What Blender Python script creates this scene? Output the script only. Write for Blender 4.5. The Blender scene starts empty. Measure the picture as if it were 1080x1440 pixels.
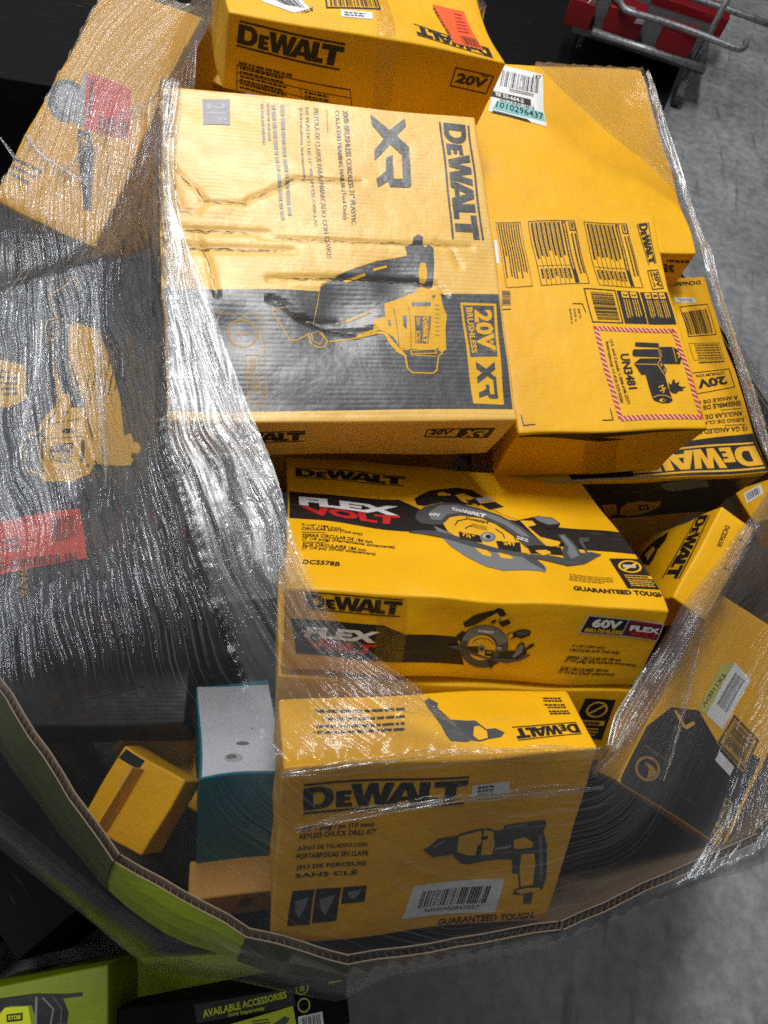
import bpy, bmesh, math, random
import numpy as np
from mathutils import Vector, Matrix
from mathutils.geometry import tessellate_polygon

SC = bpy.context.scene
COL = SC.collection
# ------------------------------------------------------------------ camera, light, exposure
FPX, CX, CY = 1000.0, 540.0, 720.0              # focal length and centre of the 1080 x 1440 photograph
PITCH, ROLL = math.radians(60), math.radians(17)
EYE = np.array([0.0, -0.65, 2.05])
_U = np.array([0, math.sin(PITCH), math.cos(PITCH)])
FWD = np.array([0, math.cos(PITCH), -math.sin(PITCH)])
RGT = math.cos(ROLL) * np.array([1.0, 0, 0]) + math.sin(ROLL) * _U
UPV = math.cos(ROLL) * _U - math.sin(ROLL) * np.array([1.0, 0, 0])

cam_d = bpy.data.cameras.new('camera')
cam_d.sensor_fit = 'VERTICAL'
cam_d.sensor_height = 36.0
cam_d.lens = 36.0 * FPX / 1440.0
cam_d.clip_start, cam_d.clip_end = 0.05, 100
cam_o = bpy.data.objects.new('camera', cam_d)
cam_o.matrix_world = Matrix(((RGT[0], UPV[0], -FWD[0], EYE[0]), (RGT[1], UPV[1], -FWD[1], EYE[1]),
                             (RGT[2], UPV[2], -FWD[2], EYE[2]), (0, 0, 0, 1)))
COL.objects.link(cam_o)
SC.camera = cam_o

w = bpy.data.worlds.new('World'); SC.world = w; w.use_nodes = True
w.node_tree.nodes['Background'].inputs[0].default_value = (0.75, 0.85, 1.0, 1)
w.node_tree.nodes['Background'].inputs[1].default_value = 0.018

def strip_light(loc, size, size_y, power, target, color=(1.0, 0.97, 0.92)):
    l = bpy.data.lights.new('unseen_strip_light', 'AREA')
    l.shape = 'RECTANGLE'; l.size = size; l.size_y = size_y; l.energy = power; l.color = color
    o = bpy.data.objects.new('unseen_strip_light', l); COL.objects.link(o)
    o.location = loc
    o.rotation_euler = (Vector(target) - Vector(loc)).to_track_quat('-Z', 'Y').to_euler()
    return o
# rows of unseen ceiling strips: the nearest one hangs ahead and a little to the left
for sx, sy, wd, ln, pw in ((-0.75, 1.6, 0.45, 2.6, 200), (-0.75, 6.0, 0.45, 2.6, 60)):
    strip_light((sx, sy, 5.2), wd, ln, pw, (sx, sy, 0), (1.0, 0.985, 0.96))
# unseen long strips added for film glints and fill, last one behind camera
for hx, hy, wd, ln, pw in ((-2.3, 2.2, .065, 9, 26), (-3.7, 1.2, .065, 11, 32), (-5.2, 0.6, .20, 9, 60), (-7.0, 0.6, .26, 9, 95), (-9.4, 0.6, .26, 9, 110), (-12.0, 0.6, .26, 9, 110), (1.9, 4.2, .065, 7, 14), (4.2, 1.2, .065, 9, 50), (0.9, -2.0, .065, 3, 16)):
    strip_light((hx, hy, 5.4), wd, ln, pw, (hx, hy, 0), (0.97, 0.985, 1.0))

SC.view_settings.view_transform = 'Standard'
SC.view_settings.look = 'None'
SC.view_settings.exposure = 0.0
SC.view_settings.gamma = 1.0
SC.view_settings.use_curve_mapping = False
SC.cycles.use_denoising = False          # the film's glints are pixel-fine; a denoiser would smear them
SC.cycles.sample_clamp_direct = 10.0
SC.cycles.filter_width = 1.7
SC.cycles.max_bounces = 10
SC.cycles.transparent_max_bounces = 16
SC.cycles.sample_clamp_indirect = 4.0

RNG = random.Random(7)
NPR = np.random.RandomState(11)

# ------------------------------------------------------------------ pixel helpers (a pixel gives a direction only)
def ray(px):
    return FWD + (px[0] - CX) / FPX * RGT - (px[1] - CY) / FPX * UPV
def at_z(px, z):
    d = ray(px); return EYE + d * ((z - EYE[2]) / d[2])
def to_px(P):
    d = np.asarray(P) - EYE; wz = d @ FWD
    return np.array([CX + FPX * (d @ RGT) / wz, CY - FPX * (d @ UPV) / wz])
def crop(x0, y0, x1, width=1080):
    s = (x1 - x0) / width
    return lambda *pts: [(x0 + p[0] * s, y0 + p[1] * s) for p in pts]
cA = crop(300, 0, 720); cB = crop(210, 110, 510); cC = crop(480, 120, 740); cD = crop(210, 330, 740)
cE = crop(680, 290, 1010); cF = crop(860, 360, 1080, 792); cG = crop(380, 630, 740); cH = crop(680, 660, 1080)
cI = crop(370, 950, 860); cK = crop(0, 700, 420); cL = crop(0, 1000, 420); cM = crop(0, 330, 330)
cN = crop(560, 650, 860); cO = crop(380, 320, 680); cQ = crop(0, 1280, 500); cR = crop(860, 880, 1080, 932)
cS = crop(780, 0, 1080); cT = crop(0, 0, 400); cV = crop(660, 0, 1080); cW = crop(700, 600, 1080)
cX = crop(560, 1010, 800); cY = crop(580, 840, 780); cZ = crop(570, 970, 840); c1 = crop(0, 60, 300)
c2 = crop(820, 440, 1000); c3 = crop(690, 300, 940)

# ------------------------------------------------------------------ materials
def new_mat(name):
    m = bpy.data.materials.new(name); m.use_nodes = True
    nt = m.node_tree; b = nt.nodes['Principled BSDF']
    return m, nt, b
def N(nt, t, **kw):
    n = nt.nodes.new(t)
    for k, v in kw.items():
        if k in n.inputs.keys(): n.inputs[k].default_value = v
        else: setattr(n, k, v)
    return n
def card_mat(name, col, rough=0.42, corr=0.09, axis='Y', stain=0.12, wear=0.6, spec=0.3, period=0.0062, fibre=0.06):
    """printed corrugated board: flute ripple, soft dents, faint dirt, edges worn to bare paper"""
    m, nt, b = new_mat(name); L = nt.links
    tc = N(nt, 'ShaderNodeTexCoord')
    oi = N(nt, 'ShaderNodeObjectInfo')
    big = N(nt, 'ShaderNodeTexNoise', Scale=9.0, Detail=4.0, Roughness=0.6)
    fine = N(nt, 'ShaderNodeTexNoise', Scale=260.0, Detail=3.0)
    mid = N(nt, 'ShaderNodeTexNoise', Scale=38.0, Detail=3.0)
    for n in (big, fine, mid): L.new(tc.outputs['Object'], n.inputs['Vector'])
    # dirt / scuffs
    r1 = N(nt, 'ShaderNodeMapRange'); r1.inputs[1].default_value = 0.42; r1.inputs[2].default_value = 0.72
    L.new(big.outputs['Fac'], r1.inputs[0])
    mx = N(nt, 'ShaderNodeMix', data_type='RGBA', blend_type='MULTIPLY'); mx.inputs[6].default_value = (*col, 1)
    dirt = tuple(1 - stain * k for k in (1.0, 1.1, 1.2)); mx.inputs[7].default_value = (*dirt, 1)
    L.new(r1.outputs[0], mx.inputs[0])
    mps = N(nt, 'ShaderNodeMapping'); mps.inputs['Scale'].default_value = (14.0, 140.0, 60.0); mps.inputs['Rotation'].default_value = (0.2, 0.1, 1.1); L.new(tc.outputs['Object'], mps.inputs['Vector'])
    rub = N(nt, 'ShaderNodeTexNoise', Scale=1.0, Detail=3.0, Roughness=0.6); L.new(mps.outputs[0], rub.inputs['Vector'])
    r8 = N(nt, 'ShaderNodeMapRange'); r8.inputs[1].default_value = 0.60; r8.inputs[2].default_value = 0.78; r8.inputs[4].default_value = stain * 2.4; L.new(rub.outputs['Fac'], r8.inputs[0])
    r8b = N(nt, 'ShaderNodeMath', operation='MULTIPLY'); L.new(r8.outputs[0], r8b.inputs[0]); L.new(r1.outputs[0], r8b.inputs[1])
    mxr = N(nt, 'ShaderNodeMix', data_type='RGBA'); L.new(r8b.outputs[0], mxr.inputs[0]); L.new(mx.outputs[2], mxr.inputs[6]); mxr.inputs[7].default_value = (0.30, 0.22, 0.12, 1)
    # fine print mottling
    mx2 = N(nt, 'ShaderNodeMix', data_type='RGBA', blend_type='MULTIPLY')
    r2 = N(nt, 'ShaderNodeMapRange'); r2.inputs[1].default_value = 0.35; r2.inputs[2].default_value = 0.7; r2.inputs[4].default_value = fibre
    L.new(fine.outputs['Fac'], r2.inputs[0]); L.new(r2.outputs[0], mx2.inputs[0])
    L.new(mxr.outputs[2], mx2.inputs[6]); mx2.inputs[7].default_value = (0.55, 0.5, 0.45, 1)
    # edge wear
    ge = N(nt, 'ShaderNodeNewGeometry')
    r3 = N(nt, 'ShaderNodeMapRange'); r3.inputs[1].default_value = 0.535; r3.inputs[2].default_value = 0.60
    L.new(ge.outputs['Pointiness'], r3.inputs[0])
    r4 = N(nt, 'ShaderNodeMapRange'); r4.inputs[1].default_value = 0.45; r4.inputs[2].default_value = 0.62; r4.inputs[4].default_value = wear
    L.new(mid.outputs['Fac'], r4.inputs[0])
    mu = N(nt, 'ShaderNodeMath', operation='MULTIPLY'); L.new(r3.outputs[0], mu.inputs[0]); L.new(r4.outputs[0], mu.inputs[1])
    mx3 = N(nt, 'ShaderNodeMix', data_type='RGBA'); L.new(mu.outputs[0], mx3.inputs[0]); L.new(mx2.outputs[2], mx3.inputs[6])
    mx3.inputs[7].default_value = (0.42, 0.32, 0.20, 1)
    L.new(mx3.outputs[2], b.inputs['Base Color'])
    # bump: flutes + dents
    wv = N(nt, 'ShaderNodeTexWave', wave_type='BANDS', bands_direction=axis, Scale=2 * math.pi / (20 * period), Distortion=0.6, Detail=1.0)
    wv.inputs['Detail Scale'].default_value = 0.3
    L.new(tc.outputs['Object'], wv.inputs['Vector'])
    r9 = N(nt, 'ShaderNodeMapRange'); r9.inputs[1].default_value = 0.35; r9.inputs[2].default_value = 0.65; r9.inputs[3].default_value = corr * 0.15; r9.inputs[4].default_value = corr * 1.2; L.new(big.outputs['Fac'], r9.inputs[0])
    b1 = N(nt, 'ShaderNodeBump', Distance=0.0009); L.new(wv.outputs['Fac'], b1.inputs['Height']); L.new(r9.outputs[0], b1.inputs['Strength'])
    b2 = N(nt, 'ShaderNodeBump', Strength=0.35, Distance=0.004); L.new(mid.outputs['Fac'], b2.inputs['Height']); L.new(b1.outputs[0], b2.inputs['Normal'])
    b3 = N(nt, 'ShaderNodeBump', Strength=0.12, Distance=0.0008); L.new(fine.outputs['Fac'], b3.inputs['Height']); L.new(b2.outputs[0], b3.inputs['Normal'])
    L.new(b3.outputs[0], b.inputs['Normal'])
    r5 = N(nt, 'ShaderNodeMapRange'); r5.inputs[3].default_value = rough - 0.06; r5.inputs[4].default_value = rough + 0.12
    L.new(mid.outputs['Fac'], r5.inputs[0]); L.new(r5.outputs[0], b.inputs['Roughness'])
    b.inputs['Specular IOR Level'].default_value = spec
    return m
YEL = (0.80, 0.415, 0.004)
M = {}
M['yellow'] = card_mat('yellow_carton', YEL)
M['yellow_gloss'] = card_mat('yellow_gloss_carton', (0.78, 0.46, 0.07), rough=0.43, corr=0.17, spec=0.95, fibre=0.10)
M['yellow_x'] = card_mat('yellow_carton_upright', YEL, axis='X', corr=0.12)
M['black_card'] = card_mat('black_carton', (0.022, 0.022, 0.024), rough=0.38, stain=0.3, wear=0.9)
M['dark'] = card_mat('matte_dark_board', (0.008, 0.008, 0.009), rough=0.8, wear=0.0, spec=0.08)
M['ink'] = card_mat('black_ink', (0.016, 0.015, 0.015), rough=0.42, wear=0.0, fibre=0.1)
M['ink_gloss'] = card_mat('black_gloss_ink', (0.026, 0.028, 0.034), rough=0.40, corr=0.17, spec=1.0, wear=0.0, fibre=0.1)
M['ink_faint'] = card_mat('faint_grey_ink', (0.30, 0.26, 0.20), rough=0.4, corr=0.3, wear=0.0, spec=0.6)
M['ink_brown'] = card_mat('brown_ink', (0.10, 0.055, 0.012), wear=0.0)
M['yel_print'] = card_mat('yellow_print', (0.78, 0.42, 0.02), wear=0.0)
M['yel_dim'] = card_mat('ochre_print', (0.42, 0.24, 0.03), wear=0.0)
M['white'] = card_mat('white_paper', (0.74, 0.75, 0.77), rough=0.45, corr=0.05, wear=0.0, stain=0.1, fibre=0.05)
M['white_soiled'] = card_mat('soiled_white_carton', (0.62, 0.64, 0.70), corr=0.1, stain=0.25, wear=0.3)
M['grey'] = card_mat('mid_grey_print', (0.17, 0.18, 0.19), wear=0.0, fibre=0.05)
M['grey_dark'] = card_mat('dark_grey_print', (0.065, 0.068, 0.072), wear=0.0, fibre=0.05)
M['grey_light'] = card_mat('light_grey_print', (0.42, 0.43, 0.44), wear=0.0, fibre=0.05)
M['lilac'] = card_mat('lilac_grey_sticker', (0.36, 0.34, 0.38), corr=0.35, wear=0.0)
M['red'] = card_mat('red_ink', (0.55, 0.02, 0.02), wear=0.0, fibre=0.05)
M['hatch_red'] = card_mat('hatch_red_ink', (0.50, 0.045, 0.012), wear=0.0, fibre=0.05)
M['hatch_white'] = card_mat('hatch_pale_ink', (0.75, 0.52, 0.40), wear=0.0, fibre=0.05)
M['maroon'] = card_mat('maroon_ink', (0.10, 0.015, 0.03), wear=0.0, fibre=0.05)
M['orange'] = card_mat('orange_paper', (0.80, 0.11, 0.02), rough=0.5, corr=0.05, wear=0.0)
M['orange_red'] = card_mat('red_orange_paper', (0.72, 0.085, 0.05), rough=0.5, corr=0.05, wear=0.0)
M['teal'] = card_mat('teal_carton', (0.01, 0.21, 0.29), corr=0.1)
M['aqua'] = card_mat('aqua_paper', (0.20, 0.50, 0.50), corr=0.05, wear=0.0)
M['brown'] = card_mat('brown_carton', (0.52, 0.26, 0.06), rough=0.6, spec=0.2)
M['dark_brown'] = card_mat('dark_brown_carton', (0.045, 0.032, 0.022), rough=0.6, spec=0.2)
M['lime'] = card_mat('lime_carton', (0.17, 0.22, 0.002), corr=0.1)
M['pale_lime'] = card_mat('pale_lime_paper', (0.50, 0.50, 0.12), wear=0.0)
M['lime_print'] = card_mat('lime_print', (0.50, 0.56, 0.01), wear=0.0)
M['red_card'] = card_mat('red_carton', (0.17, 0.003, 0.006), corr=0.1)
M['torn'] = card_mat('torn_paper', (0.55, 0.48, 0.40), rough=0.8, corr=0.0, spec=0.1, wear=0.0)
M['crack'] = card_mat('bare_board_in_cracks', (0.085, 0.05, 0.018), rough=0.85, corr=0.0, spec=0.1, wear=0.0)
def tape_mat():
    m = bpy.data.materials.new('clear_packing_tape'); m.use_nodes = True; nt = m.node_tree; L = nt.links
    nt.nodes.remove(nt.nodes['Principled BSDF']); out = nt.nodes['Material Output']
    tr = N(nt, 'ShaderNodeBsdfTransparent'); tr.inputs[0].default_value = (0.93, 0.91, 0.86, 1); gl = N(nt, 'ShaderNodeBsdfGlossy'); gl.inputs['Roughness'].default_value = 0.22
    tc = N(nt, 'ShaderNodeTexCoord'); n = N(nt, 'ShaderNodeTexNoise', Scale=70.0, Detail=3.0); L.new(tc.outputs['Object'], n.inputs['Vector'])
    b = N(nt, 'ShaderNodeBump', Strength=0.5, Distance=0.002); L.new(n.outputs['Fac'], b.inputs['Height']); L.new(b.outputs[0], gl.inputs['Normal'])
    mx = N(nt, 'ShaderNodeMixShader'); mx.inputs[0].default_value = 0.07; L.new(tr.outputs[0], mx.inputs[1]); L.new(gl.outputs[0], mx.inputs[2]); L.new(mx.outputs[0], out.inputs['Surface'])
    return m
M['tape'] = tape_mat()
M['kraft'] = card_mat('kraft_board', (0.30, 0.215, 0.14), rough=0.7, spec=0.2, wear=0.2, corr=0.2, axis='X')
M['kraft_flute'] = card_mat('kraft_flute', (0.38, 0.29, 0.20), rough=0.75, spec=0.15, wear=0.0, corr=0.0)
M['olive_board'] = card_mat('olive_wall_board', (0.055, 0.07, 0.006), rough=0.4, wear=0.1, corr=0.05)  # darker green for the panels either side of the lime one
M['green_print'] = card_mat('green_printed_board', (0.42, 0.54, 0.01), rough=0.4, wear=0.1, corr=0.1)

# ------------------------------------------------------------------ object helpers
def link(name, data, parent=None, label=None, cat=None, group=None, kind=None):
    o = bpy.data.objects.new(name, data); COL.objects.link(o)
    if parent is not None: o.parent = parent
    if label: o['label'] = label
    if cat: o['category'] = cat
    if group: o['group'] = group
    if kind: o['kind'] = kind
    return o
def mesh_obj(name, verts, faces, mats, parent=None, mi=None, smooth=False, **kw):
    me = bpy.data.meshes.new(name)
    me.from_pydata([tuple(v) for v in verts], [], [tuple(f) for f in faces])
    for m in (mats if isinstance(mats, (list, tuple)) else [mats]): me.materials.append(m)
    if mi is not None: me.polygons.foreach_set('material_index', np.asarray(mi, dtype=np.int32))
    if smooth: me.polygons.foreach_set('use_smooth', np.ones(len(me.polygons), dtype=bool))
    me.update()
    return link(name, me, parent, **kw)
def tube(path, r, seg=8, closed=False):
    P = np.array(path, float); n = len(P); V = []; F = []
    T = np.gradient(P, axis=0); T /= np.linalg.norm(T, axis=1)[:, None] + 1e-12
    a = np.cross(T[0], [0, 0, 1.0]);
    if np.linalg.norm(a) < 1e-3: a = np.cross(T[0], [1.0, 0, 0])
    a /= np.linalg.norm(a)
    for i in range(n):
        a = a - T[i] * (a @ T[i]); a /= np.linalg.norm(a); b = np.cross(T[i], a)
        rr = r[i] if hasattr(r, '__len__') else r
        for k in range(seg):
            t = 2 * math.pi * k / seg; V.append(P[i] + rr * (math.cos(t) * a + math.sin(t) * b))
    for i in range(n - 1):
        for k in range(seg):
            F.append((i * seg + k, i * seg + (k + 1) % seg, (i + 1) * seg + (k + 1) % seg, (i + 1) * seg + k))
    F.append(tuple(range(seg))[::-1]); F.append(tuple((n - 1) * seg + k for k in range(seg)))
    return V, F
def rodm(v):
    v = np.array(v, float); t = np.linalg.norm(v)
    if t < 1e-9: return np.eye(3)
    k = v / t; K = np.array([[0, -k[2], k[1]], [k[2], 0, -k[0]], [-k[1], k[0], 0]])
    return np.eye(3) + math.sin(t) * K + (1 - math.cos(t)) * K @ K

# ------------------------------------------------------------------ cartons
class Carton:
    """a shipping carton: rounded, slightly dented body; prints and stickers are laid on its faces"""
    def __init__(self, name, label, cat, loc, rv, dims, mat, cell=0.02, amp=0.0016, seed=0, creases=(), group=None,
                 bevel=0.0035, dents=(), world=False):
        self.loc = np.array(loc) + (0 if world else EYE); self.R = rodm(rv); self.d = np.array(dims) / 2.0
        self.root = link(name, None, None, label, cat, group)
        self.root.matrix_world = Matrix([list(self.R[i]) + [self.loc[i]] for i in range(3)] + [[0, 0, 0, 1]])
        rs = np.random.RandomState(seed)
        self.k = [(rs.normal(size=3) * (18, 40, 70)[j % 3] / 1.7, rs.uniform(0, 6.28), rs.normal(size=3) * amp * (1, 0.45, 0.2)[j % 3]) for j in range(9)]
        self.creases = creases; self.dents = dents; self.bev = bevel
        self.ax = [self.lines(self.d[i], cell) for i in range(3)]
        self.body(mat)
    def lines(self, h, cell):
        r = self.bev; n = max(2, int(round(2 * (h - r) / cell)))
        mid = list(np.linspace(-h + r, h - r, n + 1))
        return np.array([-h, -h + r * 0.3, -h + r * 0.65] + mid + [h - r * 0.65, h - r * 0.3, h])
    def disp(self, P):
        o = np.zeros_like(P)
        for k, ph, a in self.k: o += np.sin(P @ k + ph)[:, None] * a
        top = np.clip((P[:, 2] - (self.d[2] - 0.012)) / 0.010, 0, 1)
        for pts, depth, wid in self.creases:
            dm = np.full(len(P), 9.0)
            for a, b in zip(pts[:-1], pts[1:]):
                a = np.array(a); b = np.array(b); ab = b - a
                t = np.clip(((P[:, :2] - a) @ ab) / (ab @ ab), 0, 1)
                dm = np.minimum(dm, np.linalg.norm(P[:, :2] - (a + t[:, None] * ab), axis=1))
            o[:, 2] -= top * depth * (np.clip(1 - dm / wid, 0, 1) - 0.05 * np.exp(-((dm - 1.6 * wid) / wid) ** 2))
        for c, rad, vec in self.dents:
            o += np.exp(-np.sum((P - np.array(c)) ** 2, axis=1) / rad ** 2)[:, None] * np.array(vec)
        return o
    def body(self, mat):
        X, Y, Z = self.ax; idx = {}; V = []; F = []
        def vid(i, j, k):
            key = (i, j, k)
            if key not in idx: idx[key] = len(V); V.append((X[i], Y[j], Z[k]))
            return idx[key]
        nx, ny, nz = len(X) - 1, len(Y) - 1, len(Z) - 1
        for i in range(nx):
            for j in range(ny):
                F.append((vid(i, j, nz), vid(i + 1, j, nz), vid(i + 1, j + 1, nz), vid(i, j + 1, nz)))
                F.append((vid(i, j, 0), vid(i, j + 1, 0), vid(i + 1, j + 1, 0), vid(i + 1, j, 0)))
        for i in range(nx):
            for k in range(nz):
                F.append((vid(i, 0, k), vid(i + 1, 0, k), vid(i + 1, 0, k + 1), vid(i, 0, k + 1)))
                F.append((vid(i, ny, k), vid(i, ny, k + 1), vid(i + 1, ny, k + 1), vid(i + 1, ny, k)))
        for j in range(ny):
            for k in range(nz):
                F.append((vid(0, j, k), vid(0, j, k + 1), vid(0, j + 1, k + 1), vid(0, j + 1, k)))
                F.append((vid(nx, j, k), vid(nx, j + 1, k), vid(nx, j + 1, k + 1), vid(nx, j, k + 1)))
        P = np.array(V); inner = self.d - self.bev
        Q = np.clip(P, -inner, inner); D = P - Q; n = np.linalg.norm(D, axis=1)[:, None]
        P = np.where(n > 1e-9, Q + D / np.maximum(n, 1e-9) * self.bev, P)
        P = P + self.disp(P)
        self.body_o = mesh_obj('carton_body', P, F, mat, self.root, smooth=True)
    # face frames: which local axes span the face
    FACES = {'T': (0, 1, 2, 1), 'N': (0, 2, 1, -1), 'L': (1, 2, 0, -1), 'R': (1, 2, 0, 1), 'A': (0, 2, 1, 1)}
    def px2face(self, face, px):
        ia, ib, ic, s = self.FACES[face]
        o = self.R.T @ (EYE - self.loc); d = self.R.T @ ray(px)
        t = (s * self.d[ic] - o[ic]) / d[ic]; p = o + t * d
        return np.array([p[ia], p[ib]])
    def to3(self, face, ab, layer):
        ia, ib, ic, s = self.FACES[face]
        P = np.zeros((len(ab), 3)); P[:, ia] = ab[:, 0]; P[:, ib] = ab[:, 1]; P[:, ic] = s * self.d[ic]
        P = P + self.disp(P)
        P[:, ic] += s * (0.0004 + 0.00022 * layer)
        return P
    def prints(self, name, face, items, parent=None, label=None, clip=True):
        """items: (material key, layer, list of loops in pixels) or (key, layer, shapes, quad)"""
        ia, ib, ic, s = self.FACES[face]
        mats = []; Vall = []; Fall = []; MI = []; lays = []
        for it in items:
            key, layer = it[0], it[1]
            if key not in mats: mats.append(key)
            mi = mats.index(key)
            if len(it) == 4:
                q = [self.px2face(face, p) for p in it[3]]
                f = lambda u, v, q=q: (1 - v) * ((1 - u) * q[0] + u * q[1]) + v * ((1 - u) * q[3] + u * q[2])
                for V, F in it[2]:
                    V2 = [f(a, b) for a, b in V]
                    base = len(Vall); Vall += V2; lays += [layer] * len(V2)
                    for fc in F: Fall.append(tuple(base + i for i in fc)); MI.append(mi)
            else:
                loops = [[self.px2face(face, p) for p in lp] for lp in it[2]]
                V2 = [p for lp in loops for p in lp]
                F = tessellate_polygon([[Vector((p[0], p[1], 0)) for p in lp] for lp in loops])
                base = len(Vall); Vall += V2; lays += [layer] * len(V2)
                for fc in F: Fall.append(tuple(base + i for i in fc)); MI.append(mi)
        A = np.array(Vall)
        if clip:
            m = self.bev * 0.7
            A[:, 0] = np.clip(A[:, 0], -self.d[ia] + m, self.d[ia] - m); A[:, 1] = np.clip(A[:, 1], -self.d[ib] + m, self.d[ib] - m)
        bm = bmesh.new(); lay = bm.verts.layers.float.new('lay')
        vs = []
        for p, l in zip(A, lays):
            v = bm.verts.new((p[0], p[1], 0)); v[lay] = l; vs.append(v)
        for fc, mi in zip(Fall, MI):
            if len(set(fc)) < 3: continue
            try:
                fa = bm.faces.new([vs[i] for i in fc]); fa.material_index = mi
            except ValueError: pass
        lo, hi = A.min(axis=0), A.max(axis=0)
        for axis, iax in ((0, ia), (1, ib)):
            g = self.ax[iax]
            for c in g[3:-3]:
                if lo[axis] + 1e-4 < c < hi[axis] - 1e-4:
                    no = (1, 0, 0) if axis == 0 else (0, 1, 0); co = (c, 0, 0) if axis == 0 else (0, c, 0)
                    bmesh.ops.bisect_plane(bm, geom=bm.verts[:] + bm.edges[:] + bm.faces[:], plane_co=co, plane_no=no, dist=1e-6)
        ab = np.array([(v.co.x, v.co.y) for v in bm.verts]); ll = np.array([v[lay] for v in bm.verts])
        P3 = self.to3(face, ab, ll)
        for v, p in zip(bm.verts, P3): v.co = p
        want = np.zeros(3); want[ic] = s
        bm.normal_update()
        flip = [fa for fa in bm.faces if fa.normal.dot(Vector(want)) < 0]
        if flip: bmesh.ops.reverse_faces(bm, faces=flip)
        me = bpy.data.meshes.new(name); bm.to_mesh(me); bm.free()
        for k in mats: me.materials.append(M[k])
        o = link(name, me, parent or self.root, label=label)
        return o

# ------------------------------------------------------------------ flat shapes in a unit square (x right, y down)
def poly(*loops):
    V = [p for lp in loops for p in lp]
    F = tessellate_polygon([[Vector((p[0], p[1], 0)) for p in lp] for lp in loops])
    return [(V, [tuple(f) for f in F])]
def rect(x0, y0, x1, y1): return poly([(x0, y0), (x1, y0), (x1, y1), (x0, y1)])
def frame(x0, y0, x1, y1, tx, ty=None):
    ty = ty or tx
    return rect(x0, y0, x1, y0 + ty) + rect(x0, y1 - ty, x1, y1) + rect(x0, y0 + ty, x0 + tx, y1 - ty) + rect(x1 - tx, y0 + ty, x1, y1 - ty)
def ell(cx, cy, rx, ry, n=24, a0=0, a1=2 * math.pi):
    return [(cx + rx * math.cos(a0 + (a1 - a0) * i / n), cy + ry * math.sin(a0 + (a1 - a0) * i / n)) for i in range(n)]
def ring(cx, cy, r, t, n=28, asp=1.0): return poly(ell(cx, cy, r, r * asp, n), ell(cx, cy, r - t, (r - t * 1.0) * asp, n))
_TXT = {}
def text(s, bold=0.0, box=(0, 0, 1, 1), shear=0.0):
    key = (s, bold, shear)
    if key not in _TXT:
        c = bpy.data.curves.new('t', 'FONT'); c.body = s; c.size = 1.0; c.offset = bold; c.resolution_u = 2; c.shear = shear
        c.fill_mode = 'FRONT'; c.dimensions = '2D'
        o = bpy.data.objects.new('t', c); COL.objects.link(o)
        dg = bpy.context.evaluated_depsgraph_get()
        me = bpy.data.meshes.new_from_object(o.evaluated_get(dg))
        V = np.array([v.co[:2] for v in me.vertices]).reshape(-1, 2); F = [tuple(p.vertices) for p in me.polygons]
        bpy.data.objects.remove(o); bpy.data.curves.remove(c); bpy.data.meshes.remove(me)
        lo, hi = V.min(axis=0), V.max(axis=0); V = (V - lo) / (hi - lo); V[:, 1] = 1 - V[:, 1]
        _TXT[key] = (V, F)
    V, F = _TXT[key]
    x0, y0, x1, y1 = box
    return [([(x0 + a * (x1 - x0), y0 + b * (y1 - y0)) for a, b in V], F)]
def words(rows, seed=1, fill=0.9, x0=0, y0=0, x1=1, y1=1, thick=0.5, word=0.06, ragged=True):
    """rows of print too small to read"""
    r = random.Random(seed); out = []
    h = (y1 - y0) / rows
    for i in range(rows):
        x = x0; end = x0 + (x1 - x0) * ((r.uniform(0.55, 1.0) if ragged and i % 4 == 3 else r.uniform(0.88, 1.0)) * fill)
        yy = y0 + h * (i + 0.5 - thick / 2)
        while x < end - 0.005:
            l = r.uniform(0.3, 1.2) * word * (x1 - x0); e = min(x + l, end)
            out += rect(x, yy, e, yy + h * thick); x = e + 0.18 * word * (x1 - x0)
    return out
def barcode(seed=1, n=34, box=(0, 0, 1, 1)):
    r = random.Random(seed); out = []; x = 0.0
    seq = [r.choice((1, 1, 2, 3)) for _ in range(n * 2)]; tot = float(sum(seq)); x0, y0, x1, y1 = box
    for i, s in enumerate(seq):
        if i % 2 == 0: out += rect(x0 + (x1 - x0) * x / tot, y0, x0 + (x1 - x0) * (x + s) / tot, y1)
        x += s
    return out
def logo():
    """the lettering between two rules: D, small E, W, A, L, T"""
    S = []
    S += rect(0, 0, 1, .065) + rect(0, .935, 1, 1)
    t, b = .135, .865
    out = [(0, t), (.10, t)] + [(.10 + .088 * math.sin(a), .5 - (.5 - t) * math.cos(a)) for a in np.linspace(0.25, math.pi - .25, 9)] + [(.10, b), (0, b)]
    inn = [(.062, .30), (.098, .30)] + [(.098 + .034 * math.sin(a), .5 - .20 * math.cos(a)) for a in np.linspace(0.3, math.pi - .3, 7)] + [(.098, .70), (.062, .70)]
    S += poly(out, inn)
    e0 = .33
    S += poly([(.198, e0), (.292, e0), (.292, .46), (.248, .46), (.248, .535), (.285, .535), (.285, .655), (.248, .655), (.248, .735), (.296, .735), (.296, b), (.198, b)])
    S += poly([(.285, t), (.348, t), (.368, .56), (.394, t), (.448, t), (.466, .56), (.492, t), (.548, t), (.498, b), (.440, b), (.420, .44), (.394, b), (.336, b)])
    S += poly([(.585, t), (.655, t), (.722, b), (.655, b), (.645, .745), (.578, .745), (.565, b), (.500, b)], [(.592, .60), (.635, .60), (.617, .345)])
    S += poly([(.700, t), (.765, t), (.765, .685), (.822, .685), (.822, b), (.728, b), (.700, .62)])
    S += poly([(.790, t), (1.0, t), (1.0, .325), (.935, .325), (.935, b), (.862, b), (.862, .325), (.790, .325)])
    return S
LOGO = logo()
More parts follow.
